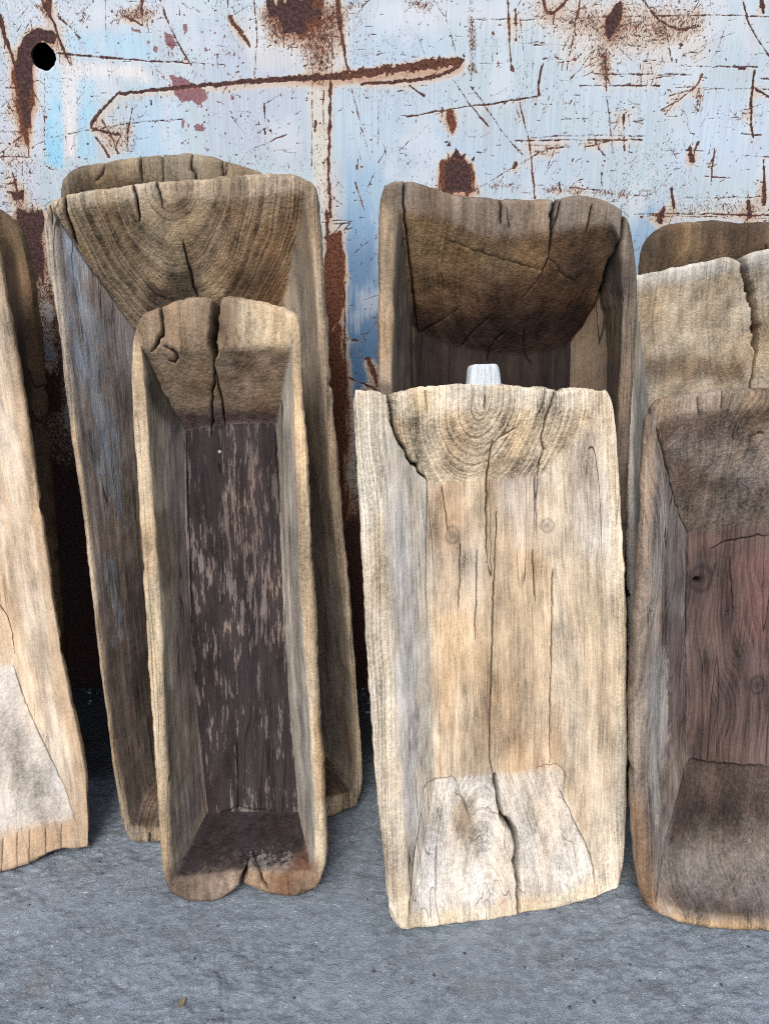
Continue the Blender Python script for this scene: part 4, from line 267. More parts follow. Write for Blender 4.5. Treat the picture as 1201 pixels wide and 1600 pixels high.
# ---------------------------------------------------------------- mesh and material helpers
def lin(c):
    c = np.asarray(c, float) / 255.0
    return np.where(c <= 0.04045, c / 12.92, ((c + 0.055) / 1.055) ** 2.4)

def make_mesh(name, V, faces, mat=None, attrs=None, normals=None, smooth=True):
    me = bpy.data.meshes.new(name)
    V = np.ascontiguousarray(V, np.float32)
    faces = np.ascontiguousarray(faces, np.int32)
    me.vertices.add(len(V)); me.vertices.foreach_set('co', V.ravel())
    k = faces.shape[1]
    me.loops.add(faces.size); me.loops.foreach_set('vertex_index', faces.ravel())
    me.polygons.add(len(faces))
    me.polygons.foreach_set('loop_start', np.arange(0, faces.size, k, dtype=np.int32))
    me.polygons.foreach_set('loop_total', np.full(len(faces), k, np.int32))
    me.update(calc_edges=True)
    me.validate()
    me.polygons.foreach_set('use_smooth', np.full(len(me.polygons), smooth, bool))
    for nm, a in (attrs or {}).items():
        a = np.ascontiguousarray(a, np.float32)
        if a.ndim == 2:
            at = me.attributes.new(nm, 'FLOAT_COLOR', 'POINT')
            at.data.foreach_set('color', np.column_stack([a, np.ones(len(a), np.float32)]).astype(np.float32).ravel())
        else:
            at = me.attributes.new(nm, 'FLOAT', 'POINT')
            at.data.foreach_set('value', a)
    if normals is not None:
        me.normals_split_custom_set_from_vertices(np.asarray(normals, np.float32).tolist())
    if mat:
        me.materials.append(mat)
    return me

def link(name, me, parent=None, **props):
    o = bpy.data.objects.new(name, me)
    COL.objects.link(o)
    if parent:
        o.parent = parent
    for k, v in props.items():
        o[k] = v
    return o

class NT:
    """small wrapper for writing node trees as expressions"""
    def __init__(s, name):
        s.mat = bpy.data.materials.new(name); s.mat.use_nodes = True
        s.t = s.mat.node_tree; s.t.nodes.clear()
        s.out = s.n('ShaderNodeOutputMaterial'); s.bsdf = s.n('ShaderNodeBsdfPrincipled')
        s.t.links.new(s.bsdf.outputs[0], s.out.inputs['Surface'])
        s.obj = s.n('ShaderNodeTexCoord').outputs['Object']
        s.xyz = s.n('ShaderNodeSeparateXYZ', s.obj).outputs
    def n(s, typ, *ins, **kw):
        nd = s.t.nodes.new(typ)
        for k, v in kw.items():
            setattr(nd, k, v)
        for i, v in enumerate(ins):
            s.set(nd.inputs[i], v)
        return nd
    def set(s, sock, v):
        if v is None:
            return
        if isinstance(v, bpy.types.NodeSocket):
            s.t.links.new(v, sock)
        elif isinstance(v, (tuple, list)) and sock.type == 'RGBA' and len(v) == 3:
            sock.default_value = (*v, 1.0)
        else:
            sock.default_value = v
    def m(s, op, a, b=None, c=None, clamp=False):
        nd = s.n('ShaderNodeMath', a, b, c, operation=op); nd.use_clamp = clamp
        return nd.outputs[0]
    def vec(s, x, y, z):
        return s.n('ShaderNodeCombineXYZ', x, y, z).outputs[0]
    def noise(s, v, scale=1.0, detail=4.0, rough=0.55, dist=0.0):
        nd = s.t.nodes.new('ShaderNodeTexNoise')
        s.set(nd.inputs['Vector'], v); nd.inputs['Scale'].default_value = scale
        nd.inputs['Detail'].default_value = detail; nd.inputs['Roughness'].default_value = rough
        nd.inputs['Distortion'].default_value = dist
        return nd.outputs[0]
    def ramp(s, x, lo, hi, a=0.0, b=1.0):
        nd = s.t.nodes.new('ShaderNodeMapRange'); nd.interpolation_type = 'SMOOTHSTEP'
        s.set(nd.inputs[0], x); s.set(nd.inputs[1], lo); s.set(nd.inputs[2], hi); s.set(nd.inputs[3], a); s.set(nd.inputs[4], b)
        return nd.outputs[0]
    def mix(s, f, a, b, mode='MIX'):
        nd = s.t.nodes.new('ShaderNodeMix'); nd.data_type = 'RGBA'; nd.blend_type = mode
        s.set(nd.inputs[0], f); s.set(nd.inputs[6], a); s.set(nd.inputs[7], b)
        return nd.outputs[2]
    def attr(s, nm, col=False):
        nd = s.n('ShaderNodeAttribute', attribute_name=nm)
        return nd.outputs['Color'] if col else nd.outputs['Fac']
    def grey(s, v):
        return s.n('ShaderNodeCombineColor', v, v, v).outputs[0]
    def finish(s, color, rough=0.8, height=None, dist=0.001, strength=1.0, spec=0.25, metal=0.0):
        s.set(s.bsdf.inputs['Base Color'], color); s.set(s.bsdf.inputs['Roughness'], rough)
        s.set(s.bsdf.inputs['Specular IOR Level'], spec); s.set(s.bsdf.inputs['Metallic'], metal)
        if height is not None:
            b = s.t.nodes.new('ShaderNodeBump'); b.inputs['Strength'].default_value = strength
            b.inputs['Distance'].default_value = dist
            s.set(b.inputs['Height'], height); s.t.links.new(b.outputs[0], s.bsdf.inputs['Normal'])
        return s.mat

# ---------------------------------------------------------------- ground
def axis(lo, hi, step, far_lo, far_hi, k=10):
    mid = np.linspace(lo, hi, int(round((hi - lo) / step)) + 1)
    a = lo - np.geomspace(step * 2, lo - far_lo, k)[::-1] if far_lo < lo else np.array([])
    b = hi + np.geomspace(step * 2, far_hi - hi, k) if far_hi > hi else np.array([])
    return np.r_[a, mid, b]

def grid_faces(nx, ny):
    i = np.arange(nx * ny).reshape(ny, nx)
    return np.stack([i[:-1, :-1], i[:-1, 1:], i[1:, 1:], i[1:, :-1]], -1).reshape(-1, 4)

def ground_height(x, y):
    a = fbm(x * 3.2, y * 3.2, octv=3, seed=41) - 0.5
    lump = fbm(x * 22 + 0.6 * np.sin(y * 9), y * 34, octv=4, seed=44)
    fine = fbm(x * 120, y * 170, octv=3, seed=47)
    ridge = 1 - np.abs(2 * fbm(x * 9, y * 17, octv=4, seed=52) - 1)
    worn = 0.30 + 0.85 * sstep(0.42, 0.62, fbm(x * 3.0 + 2, y * 5.0, octv=3, seed=57))
    flake = sstep(0.50, 0.56, fbm(x * 26, y * 44, octv=4, seed=59))
    return 0.010 * a + worn * (0.0050 * (lump - 0.5) + 0.0036 * (fine - 0.5) + 0.0026 * (ridge - 0.75) + 0.0016 * (flake - 0.5))

def material_ground():
    s = NT('rough_grey_ground')
    x, y, z = s.xyz[0], s.xyz[1], s.xyz[2]
    v = s.vec(x, s.m('MULTIPLY', y, 1.5), z)
    big = s.noise(v, 5.0, 3.0, 0.6)
    midn = s.noise(v, 42.0, 5.0, 0.70, 0.4)
    fine = s.noise(v, 330.0, 2.0, 0.7)
    col = s.mix(s.ramp(midn, 0.36, 0.64), (0.170, 0.202, 0.234), (0.262, 0.308, 0.352))
    col = s.mix(s.ramp(big, 0.45, 0.68, 0.0, 0.5), col, (0.304, 0.355, 0.405))
    col = s.mix(s.ramp(big, 0.28, 0.42, 0.55, 0.0), col, (0.185, 0.180, 0.172))
    col = s.mix(s.ramp(fine, 0.30, 0.44, 0.75, 0.0), col, (0.062, 0.070, 0.078))
    col = s.mix(s.ramp(s.noise(v, 17.0, 4.0, 0.7), 0.56, 0.66, 0.0, 0.45), col, (0.105, 0.112, 0.118))
    col = s.mix(s.ramp(fine, 0.58, 0.70, 0.0, 0.6), col, (0.50, 0.52, 0.54))
    crk = s.m('MULTIPLY', s.ramp(s.m('ABSOLUTE', s.m('SUBTRACT', big, 0.5)), 0.001, 0.006, 1.0, 0.0), s.ramp(midn, 0.40, 0.55))
    col = s.mix(s.m('MULTIPLY', crk, 0.3), col, (0.04, 0.044, 0.05))
    speck = s.m('MULTIPLY', s.ramp(s.noise(v, 210.0, 1.0, 0.4), 0.70, 0.73), s.ramp(midn, 0.45, 0.6))
    col = s.mix(speck, col, (0.70, 0.70, 0.68))
    # dark debris along the wall foot, with the shade of the gaps painted in
    dirt_shade = s.ramp(s.m('ADD', y, s.m('MULTIPLY', s.m('SUBTRACT', big, 0.5), 0.25)), -0.42, -0.22, 0.0, 0.9)
    col = s.mix(dirt_shade, col, s.mix(s.ramp(fine, 0.45, 0.65), (0.018, 0.018, 0.019), (0.075, 0.074, 0.072)))
    h = s.m('ADD', s.m('MULTIPLY', midn, 1.5), s.m('MULTIPLY', fine, 0.9))
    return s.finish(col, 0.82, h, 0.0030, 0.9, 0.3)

gx = axis(-0.80, 0.80, 0.0027, -120, 120, 22); gy = axis(-1.06, 0.02, 0.0027, -120, 3, 22)
X, Y = np.meshgrid(gx, gy)
Z = ground_height(X, Y) * np.clip(1.6 - np.hypot(X, Y + 0.6) * 0.35, 0, 1)
crk, _, _, _ = poly_dist(X.ravel(), Y.ravel(), [(-0.284, -0.815), (-0.279, -0.840), (-0.266, -0.856), (-0.264, -0.875), (-0.259, -0.889), (-0.258, -0.902), (-0.246, -0.934), (-0.235, -0.99)])
Z = Z.ravel() - 0.004 * np.clip(1 - crk / 0.0026, 0, 1)
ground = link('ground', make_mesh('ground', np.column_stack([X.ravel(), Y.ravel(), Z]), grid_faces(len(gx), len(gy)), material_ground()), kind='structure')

# ---------------------------------------------------------------- painted metal wall
def material_wall():
    s = NT('scratched_blue_paint_on_steel')
    x, z = s.xyz[0], s.xyz[2]
    p = s.vec(x, z, 0.0)
    paint = s.attr('paint', True)
    streak = s.noise(s.vec(s.m('MULTIPLY', x, 230.0), s.m('MULTIPLY', z, 7.0), 0.0), 1.0, 4.0, 0.65)
    edge = s.noise(p, 480.0, 3.0, 0.7)
    wob = s.m('MULTIPLY', s.m('SUBTRACT', edge, 0.5), 1.15)
    blotch = s.attr('blotch')
    col = s.mix(s.ramp(streak, 0.36, 0.64, 0.0, 0.75), paint, s.mix(1.0, paint, (0.80, 0.84, 0.93), 'MULTIPLY'))
    col = s.mix(s.ramp(s.m('ADD', blotch, s.m('MULTIPLY', s.m('SUBTRACT', streak, 0.5), 0.5)), 0.54, 0.70, 0.0, 0.5), col, (0.68, 0.72, 0.77))
    halo = s.ramp(s.m('ADD', s.attr('halo'), s.m('MULTIPLY', wob, 0.42)), 0.20, 0.30, 0.0, 0.85)
    col = s.mix(halo, col, s.mix(s.ramp(edge, 0.4, 0.6), (0.60, 0.52, 0.43), (0.70, 0.66, 0.60)))
    bleed = s.ramp(s.m('ADD', s.attr('halo'), s.m('MULTIPLY', wob, 0.45)), 0.24, 0.58, 0.0, 0.7)
    col = s.mix(bleed, col, (0.46, 0.20, 0.075))
    run = s.m('MULTIPLY', s.ramp(streak, 0.42, 0.62), s.ramp(s.attr('drip'), 0.12, 0.9, 0.0, 0.38))
    col = s.mix(run, col, (0.50, 0.34, 0.22))
    # speckled rust where the paint is worn through
    n1 = s.noise(s.vec(s.m('MULTIPLY', x, 430.0), s.m('MULTIPLY', z, 120.0), 0.0), 1.0, 2.0, 0.7)
    dg = s.m('ADD', x, s.m('MULTIPLY', z, 0.8)); dh = s.m('SUBTRACT', x, s.m('MULTIPLY', z, 0.7))
    n2 = s.noise(s.vec(s.m('MULTIPLY', dg, 420.0), s.m('MULTIPLY', dh, 50.0), 0.0), 1.0, 2.0, 0.6)
    n3 = s.noise(s.vec(s.m('MULTIPLY', dh, 420.0), s.m('MULTIPLY', dg, 50.0), 3.0), 1.0, 2.0, 0.6)
    nn = s.m('MAXIMUM', n1, s.m('MAXIMUM', s.m('SUBTRACT', n2, 0.02), s.m('SUBTRACT', n3, 0.02)))
    stip = s.ramp(s.m('ADD', nn, s.m('MULTIPLY', s.attr('stip'), 0.28)), 0.755, 0.79)
    rust = s.ramp(s.m('ADD', s.attr('rust'), wob), 0.47, 0.57)
    rmix = s.noise(p, 170.0, 3.0, 0.75)
    rc = s.mix(s.ramp(rmix, 0.35, 0.62), (0.060, 0.022, 0.016), (0.26, 0.085, 0.032))
    rc = s.mix(s.attr('dark'), rc, s.mix(s.ramp(rmix, 0.4, 0.62), (0.034, 0.018, 0.018), (0.105, 0.050, 0.042)))
    allr = s.m('MAXIMUM', rust, stip)
    crim = s.ramp(s.m('ADD', s.attr('crimson'), wob), 0.46, 0.56)
    col = s.mix(s.m('MULTIPLY', crim, 0.9), col, s.mix(s.ramp(rmix, 0.4, 0.6), (0.16, 0.035, 0.045), (0.27, 0.075, 0.085)))
    col = s.mix(allr, col, rc)
    h = s.m('ADD', s.m('MULTIPLY', allr, -1.0), s.m('MULTIPLY', s.m('MULTIPLY', allr, rmix), 1.2))
    return s.finish(col, s.ramp(allr, 0.0, 1.0, 0.52, 0.88), h, 0.0009, 0.9, 0.35)

def build_wall():
    st = 0.0019
    xs = axis(-0.97, 0.97, st, -4.0, 4.0, 8)
    zs = np.r_[np.linspace(-0.05, 0.74, 160), np.arange(0.742, 1.66, st), 1.66 + np.geomspace(0.01, 1.2, 12)]
    nx, nz = len(xs), len(zs)
    X, Zz = np.meshgrid(xs, zs)
    sh = X.shape
    rng = np.random.RandomState(5)
    soft = 0.0016
    rust = np.zeros(sh); dark = np.zeros(sh); stip = np.zeros(sh); crim = np.zeros(sh)
    dens = np.full(sh, 0.10)
    def window(pts, pad):
        p = np.asarray(pts)
        i0, i1 = np.searchsorted(xs, [p[:, 0].min() - pad, p[:, 0].max() + pad]); j0, j1 = np.searchsorted(zs, [p[:, 1].min() - pad, p[:, 1].max() + pad])
        return (slice(max(0, j0 - 1), j1 + 1), slice(max(0, i0 - 1), i1 + 1))
    def stroke(pts, wa, wb, d, ragged=0.55, power=1.0):
        w = window(pts, max(wa, wb) + 3 * soft)
        if X[w].size == 0:
            return
        dist, t, _, _ = poly_dist(X[w], Zz[w], pts)
        hw = 0.5 * (wa + (wb - wa) * t) * (1 - ragged * 2.6 * (fbm(X[w] * 190, Zz[w] * 190, octv=3, seed=3) - 0.40))
        if max(wa, wb) < 0.0075:
            hw = hw * (0.25 + 1.5 * fbm(t * plen(pts) * 70 + pts[0][0] * 50, t * 0 + pts[0][1] * 90, octv=3, seed=6))
        f = np.clip(0.5 + (hw - dist) / (2 * soft), 0, 1)
        f = f * power
        dark[w] = np.where(f > rust[w], d, dark[w])
        rust[w] = np.maximum(rust[w], f)
    # paint colours; the lower blue is deep blue paint with shade painted in
    base = lin((194, 208, 214)); low = lin((62, 106, 148))
    paint = base[None, None] + (low - base)[None, None] * sstep(1.10, 0.78, Zz)[..., None]
    vary = fbm(X * 26, Zz * 3.5, octv=4, seed=21)
    paint = paint * (1 + 0.10 * (vary - 0.5))[..., None]
    for pts, f, c, s in WALL['paint']:
        w = window(pts, 2 * f + 0.03)
        sd = poly_sd(X[w], Zz[w], pts) + 0.03 * (fbm(X[w] * 40, Zz[w] * 7, octv=4, seed=31) - 0.5)
        k = (s * sstep(-f, f, sd))[..., None]
        paint[w] = paint[w] * (1 - k) + lin(c) * k
    for pts, f, kind in WALL['patches']:
        w = window(pts, 2 * f + 0.03)
        sd = poly_sd(X[w], Zz[w], pts)
        if kind.startswith('stip'):
            k = (int(kind[4:]) / 10 if kind[4:] else 1.0) * sstep(-f * 1.5, f * 1.5, sd + 0.03 * (fbm(X[w] * 30, Zz[w] * 30, octv=3, seed=9) - 0.5))
            stip[w] = np.maximum(stip[w], k); dens[w] = np.maximum(dens[w], k)
        else:
            sd = sd + ((0.020 if f > 0.009 else 0.010) * (fbm(X[w] * 120, Zz[w] * 22, octv=4, seed=12) - 0.5) if f > 0.005 else 0.004 * (fbm(X[w] * 90, Zz[w] * 60, octv=4, seed=12) - 0.5)) * 2
            k = sstep(-f * 1.4, f * 0.8, sd)
            k = k if kind == 'dark' else k * 0.92
            dark[w] = np.where(k > rust[w], 1.0 if kind == 'dark' else 0.35, dark[w])
            rust[w] = np.maximum(rust[w], k)
    foot = sstep(0.70, 0.30, Zz + 0.25 * (fbm(X * 12, Zz * 8, octv=4, seed=19) - 0.5))  # dark rust colour over the wall foot, painting in shade behind the troughs
    dark[:] = np.where(foot > rust, 0.9, dark); rust[:] = np.maximum(rust, foot * 0.95)
    for pts, f in WALL['crimson']:
        w = window(pts, 0.02)
        sd = poly_sd(X[w], Zz[w], pts) + 0.004 * (fbm(X[w] * 160, Zz[w] * 160, octv=3, seed=14) - 0.5)
        crim[w] = np.maximum(crim[w], 0.66 * np.clip(0.5 + sd / (2 * soft), 0, 1))
    for k in range(220):       # small spatters round the crimson splash
        cx, cz = -0.36 + rng.randn() * 0.055, 1.43 + rng.randn() * 0.075
        r = 0.0007 + 0.0016 * rng.rand() ** 2
        w = window([(cx, cz)], r + 3 * soft)
        crim[w] = np.maximum(crim[w], np.clip(0.5 + (r - np.hypot(X[w] - cx, (Zz[w] - cz) * 0.8)) / (2 * soft), 0, 1))
    for pts, a, b, d in WALL['strokes']:
        p = resample(chaikin(pts, 1), max(2, int(plen(pts) / 0.012)))
        p[1:-1] += rng.randn(len(p) - 2, 2) * 0.0007
        big = max(a, b) > 0.010
        stroke(p, a * (1.0 if big else 0.85), b * (1.0 if big else 0.85), d, 0.55, 1.0 if big else rng.uniform(0.80, 1.0))
    # random nicks and scratches, thicker where the paint is worn
    cand = np.column_stack([rng.uniform(-0.9, 0.9, 120000), rng.uniform(0.42, 1.62, 120000)])
    ji = np.minimum(nz - 1, np.searchsorted(zs, cand[:, 1])); ii = np.minimum(nx - 1, np.searchsorted(xs, cand[:, 0]))
    right = 0.5 + 0.6 * sstep(0.10, 0.50, cand[:, 0]) + 0.4 * sstep(-0.5, -0.68, cand[:, 0])
    clump = vnoise(cand[:, 0] * 9, cand[:, 1] * 9, seed=2) * 0.5 + vnoise(cand[:, 0] * 25, cand[:, 1] * 25, seed=4) * 0.5
    prob = dens[ji, ii] * 0.85 + 0.24 * right * (0.15 + 3.2 * clump ** 3)
    cand = cand[rng.rand(len(cand)) < prob][:13500]
    for cx, cz in cand:
        u = rng.rand()
        if u < 0.45:                                   # fleck
            L = 0.0008 + 0.004 * rng.rand() ** 2; a = rng.rand() * math.pi; wd = 0.0014 + 0.0028 * rng.rand() ** 3
        elif u < 0.68:                                 # level scratch
            L = 0.004 + 0.022 * rng.rand() ** 2; a = rng.randn() * 0.06; wd = 0.0013 + 0.0014 * rng.rand() ** 2
        elif u < 0.84:                                 # upright scratch
            L = 0.004 + 0.026 * rng.rand() ** 2; a = math.pi / 2 + rng.randn() * 0.15; wd = 0.0013 + 0.0014 * rng.rand() ** 2
        else:                                          # slanting scratch
            L = 0.005 + 0.040 * rng.rand() ** 2; a = (0.7 if rng.rand() < 0.7 else -0.75) + rng.randn() * 0.3; wd = 0.0012 + 0.0012 * rng.rand() ** 2
        dx, dz = math.cos(a) * L / 2, math.sin(a) * L / 2
        bend = rng.randn() * L * 0.08
        stroke([(cx - dx, cz - dz), (cx - dz / (L + 1e-6) * bend, cz + dx / (L + 1e-6) * bend), (cx + dx, cz + dz)], wd, wd * rng.uniform(0.3, 1.0), 0.15 + 0.8 * rng.rand(), 0.2, rng.uniform(0.74, 1.0))
    web = fbm(X * 7, Zz * 7, octv=4, seed=71)
    stip = np.maximum(stip * 0.9, 0.42 * sstep(0.44, 0.66, web + 0.10 * sstep(1.30, 1.55, Zz) + 0.06 * sstep(0.2, 0.6, X)))
    halo = np.maximum(rust, np.maximum(stip - 0.40, 0) * 0.9)
    for r in (1, 2, 3, 4, 6):                          # rust staining that spreads and runs down
        pad = np.pad(halo, ((r, r), (r, r)), 'edge')
        halo = (pad[2 * r:, r:-r] * 1.5 + pad[:-2 * r, r:-r] * 0.7 + pad[r:-r, 2 * r:] + pad[r:-r, :-2 * r] + halo * 1.6) / 5.8
    drip = rust.copy() * 0.9
    for j in range(nz - 2, -1, -1):                    # rusty water running down the sheet
        drip[j] = np.maximum(drip[j] * 0.9, drip[j + 1] * 0.972)
    # relief
    Yy = 0.004 * (fbm(X * 2.5, Zz * 2.5, octv=3, seed=61) - 0.5) + 0.0006 * sstep(0.4, 0.7, rust)
    V = np.column_stack([X.ravel(), Yy.ravel(), Zz.ravel()])
    F = grid_faces(nx, nz)
    hx, hz, hr = WALL['hole']
    d = np.hypot(V[:, 0] - hx, V[:, 2] - hz); ang = np.arctan2(V[:, 2] - hz, V[:, 0] - hx)
    rr = hr * (1 + 0.10 * (fbm(np.cos(ang) * 2.2 + 5, np.sin(ang) * 2.2 + 5, octv=4, seed=8) - 0.5) * 2)
    gone = (d[F] < rr[F]).any(1)
    edges = np.vstack([F[gone][:, [0, 1]], F[gone][:, [1, 2]], F[gone][:, [2, 3]], F[gone][:, [3, 0]]])
    key = np.sort(edges, 1); uq, cnt = np.unique(key, axis=0, return_counts=True)
    rim = uq[cnt == 1]
    rv = np.unique(rim)
    V[rv, 0] = hx + np.cos(ang[rv]) * rr[rv]; V[rv, 2] = hz + np.sin(ang[rv]) * rr[rv]
    F = F[~gone]
    # folded lip of the hole, then the outer edges folded back
    n0 = len(V); back = V[rv].copy(); back[:, 1] += 0.008
    mp = {int(a): n0 + i for i, a in enumerate(rv)}
    extra = np.array([[a, b, mp[int(b)], mp[int(a)]] for a, b in rim])
    V = np.vstack([V, back]); F = np.vstack([F, extra])
    flat = lambda a: np.concatenate([a.ravel(), a.ravel()[rv]])
    rust_f = flat(rust); rust_f[n0:] = 1.0
    at = dict(paint=np.vstack([paint.reshape(-1, 3), paint.reshape(-1, 3)[rv]]), rust=rust_f, dark=flat(dark), stip=flat(stip), crimson=flat(crim), halo=flat(halo), drip=flat(drip), blotch=flat(fbm(X * 13, Zz * 9, octv=4, seed=77)))
    wall_mat = material_wall()
    o = link('metal_wall', make_mesh('metal_wall', V, F, wall_mat, at), None,
             label='pale blue painted metal wall, scratched and rusty, with one round hole', category='wall')
    # closed box behind the sheet
    s = NT('bare_rusty_steel')
    n = s.noise(s.obj, 30.0, 5.0, 0.6)
    sm = s.finish(s.mix(n, (0.03, 0.016, 0.012), (0.09, 0.04, 0.025)), 0.9)
    x0, x1, z0, z1, y0, y1 = xs[0], xs[-1], zs[0], zs[-1], 0.006, 0.6
    bv = np.array([(x0, y0, z0), (x1, y0, z0), (x1, y0, z1), (x0, y0, z1), (x0, y1, z0), (x1, y1, z0), (x1, y1, z1), (x0, y1, z1)])
    bf = np.array([(5, 4, 7, 6), (4, 0, 3, 7), (1, 5, 6, 2), (3, 2, 6, 7), (4, 5, 1, 0)])
    link('casing', make_mesh('casing', bv, bf, sm, smooth=False), o)
build_wall()

# ---------------------------------------------------------------- wood
def material_wood(T):
    s = NT('weathered_wood_' + T['key'].lower())
    u, v, w = s.xyz[0], s.xyz[1], s.xyz[2]
    sd = T['seed'] * 1.37
    g = T['grain']; wav = T.get('wavy', 0.25)
    endm = s.attr('endgrain')
    ba = s.n('ShaderNodeSeparateColor', s.attr('fielda', True)).outputs
    bb = s.n('ShaderNodeSeparateColor', s.attr('fieldb', True)).outputs
    band, blot, hue = ba[0], ba[1], ba[2]
    warp, cn, gate = bb[0], bb[1], bb[2]
    warpc = s.m('MULTIPLY', s.m('SUBTRACT', warp, 0.5), 0.05 * (0.4 + 2.2 * wav))
    uu = s.m('ADD', u, s.m('MULTIPLY', warpc, 0.35))
    u0, z0, fq, rs = T['ring']
    du = s.m('SUBTRACT', u, u0); dz = s.m('SUBTRACT', w, z0)
    r = s.m('SQRT', s.m('ADD', s.m('MULTIPLY', du, du), s.m('MULTIPLY', dz, dz)))
    r = s.m('ADD', r, warpc)
    ringn = s.noise(s.vec(s.m('MULTIPLY', r, fq * 1.5), s.m('MULTIPLY', v, 0.6), sd), 1.0, 2.0, 0.65)
    ring = s.ramp(ringn, 0.36, 0.64, -1.0, 1.0)
    fibre = s.noise(s.vec(s.m('MULTIPLY', uu, 330.0), s.m('ADD', s.m('MULTIPLY', v, 12.0), sd), s.m('MULTIPLY', w, 330.0)), 1.0, 3.0, 0.75)
    fib = s.ramp(fibre, 0.33, 0.67, -0.5, 0.5)
    grit = s.noise(s.obj, 430.0, 2.0, 0.75)
    mott = s.ramp(s.noise(s.obj, 150.0, 3.0, 0.72), 0.34, 0.66, -0.5, 0.5)
    col = s.attr('tint', True)
    # worn or painted layer with a crisp, fibrous edge
    mg = T.get('mgrain', 8); mf = T.get('mfreq', 130.0)
    mn = s.noise(s.vec(s.m('MULTIPLY', uu, mf), s.m('ADD', s.m('MULTIPLY', v, mf / mg), sd), s.m('MULTIPLY', w, mf)), 1.0, 4.0, 0.72)
    mk = s.ramp(s.m('ADD', s.attr('layer'), s.m('MULTIPLY', s.m('SUBTRACT', mn, 0.5), 1.9)), 0.47, 0.58)
    col = s.mix(s.m('MULTIPLY', mk, 0.92), col, tuple(lin(T['mcol'])))
    notend = s.m('SUBTRACT', 1.0, endm)
    k1 = s.m('MULTIPLY', fib, s.m('MULTIPLY_ADD', notend, 0.45 * g, 0.32 * g))
    k2 = s.m('MULTIPLY', s.m('SUBTRACT', band, 0.5), 1.2 * g)
    k3 = s.m('MULTIPLY', ring, s.m('MULTIPLY_ADD', endm, rs * (1 - T.get('ringf', 0.45)), rs * T.get('ringf', 0.45)))
    k4 = s.m('MULTIPLY', s.m('SUBTRACT', blot, 0.5), 1.55)
    k5 = s.m('ADD', s.m('MULTIPLY', s.m('SUBTRACT', grit, 0.5), 0.95), s.m('MULTIPLY', mott, s.m('MULTIPLY_ADD', endm, 0.36 * T.get('mott', 1.0), 0.10)))
    tot = s.m('ADD', s.m('ADD', k1, k2), s.m('ADD', k3, s.m('ADD', k4, k5)))
    val = s.m('MAXIMUM', s.m('ADD', 1.0, tot), 0.12)
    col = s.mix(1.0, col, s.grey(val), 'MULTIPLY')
    # slight shifts of hue, warm and grey
    col = s.mix(s.ramp(hue, 0.50, 0.72, 0.0, 0.6), col, s.mix(1.0, col, (1.06, 0.95, 0.82), 'MULTIPLY'))
    col = s.mix(s.ramp(hue, 0.28, 0.48, 0.6, 0.0), col, s.mix(1.0, col, (0.94, 1.0, 1.09), 'MULTIPLY'))
    # drying checks along the grain
    check = s.m('MULTIPLY', s.ramp(s.m('ABSOLUTE', s.m('SUBTRACT', cn, 0.5)), 0.002, 0.010, 1.0, 0.0), s.m('MULTIPLY', gate, s.m('MULTIPLY_ADD', notend, T.get('checks', 0.9), 0.12)))
    saw = 0.0
    if T.get('saw'):
        p = s.m('ADD', u, s.m('MULTIPLY', v, 0.75)); q = s.m('SUBTRACT', u, s.m('MULTIPLY', v, 0.9))
        s1 = s.noise(s.vec(s.m('MULTIPLY', p, 330.0), s.m('MULTIPLY', q, 9.0), sd), 1.0, 2.0, 0.5)
        s2 = s.noise(s.vec(s.m('MULTIPLY', q, 330.0), s.m('MULTIPLY', p, 9.0), sd), 1.0, 2.0, 0.5)
        sw = s.m('MAXIMUM', s.ramp(s1, 0.56, 0.66), s.m('MULTIPLY', s.ramp(s2, 0.56, 0.66), 0.8))
        saw = s.m('MULTIPLY', sw, s.m('MULTIPLY', endm, T['saw']))
        col = s.mix(s.m('MULTIPLY', saw, 0.55), col, s.mix(1.0, col, (1.7, 1.6, 1.45), 'MULTIPLY'))
    crack_dark = s.m('MAXIMUM', s.attr('crack'), s.m('MULTIPLY', check, 0.85))
    col = s.mix(s.m('MULTIPLY', crack_dark, 0.93), col, (0.014, 0.011, 0.009))
    h = s.m('ADD', s.m('MULTIPLY', fibre, s.m('MULTIPLY_ADD', notend, 0.9, 0.5)), s.m('MULTIPLY', band, 0.6))
    h = s.m('ADD', h, s.m('ADD', s.m('MULTIPLY', grit, 0.4), s.m('MULTIPLY', mott, s.m('MULTIPLY_ADD', endm, 0.5 * T.get('mott', 1.0), 0.15))))
    h = s.m('SUBTRACT', h, s.m('MULTIPLY', check, 1.2))
    h = s.m('SUBTRACT', h, s.m('MULTIPLY', mk, 0.35)) if T['key'] not in 'DJ' else s.m('ADD', h, s.m('MULTIPLY', mk, 0.2))
    if T.get('saw'):
        h = s.m('ADD', h, s.m('MULTIPLY', saw, 0.5))
    return s.finish(col, s.ramp(blot, 0.3, 0.7, 0.72, 0.92), h, 0.0016, 0.85, 0.22)

LABELS = {
 'A': 'pale new-looking wooden trough with whitish end, cut off by the left edge',
 'B': 'brown wooden trough standing behind the pale one at the left edge',
 'C': 'weathered trough showing only its cracked top lip behind the large grey trough',
 'D': 'large wide grey-brown trough behind the narrow dark one, bluish paint on its left side',
 'E': 'narrow dark trough with a deep split in its top end, standing in front',
 'F': 'deep brown trough with dark hollow behind the bleached pale trough',
 'G': 'bleached pale trough with a small tab on top, front centre',
 'H': 'dark mossy trough at the back right, only its rounded top showing',
 'I': 'light tan trough with a split whitish rim, behind the dark right-hand trough',
 'J': 'dark reddish-brown trough with chalky worn ends, cut off by the right edge'}
PARTNAME = {'rim': 'rim', 'side_left': 'side_wall', 'side_right': 'side_wall', 'end_top': 'end_wall', 'end_bottom': 'end_wall', 'floor': 'floor'}
TREE = {}

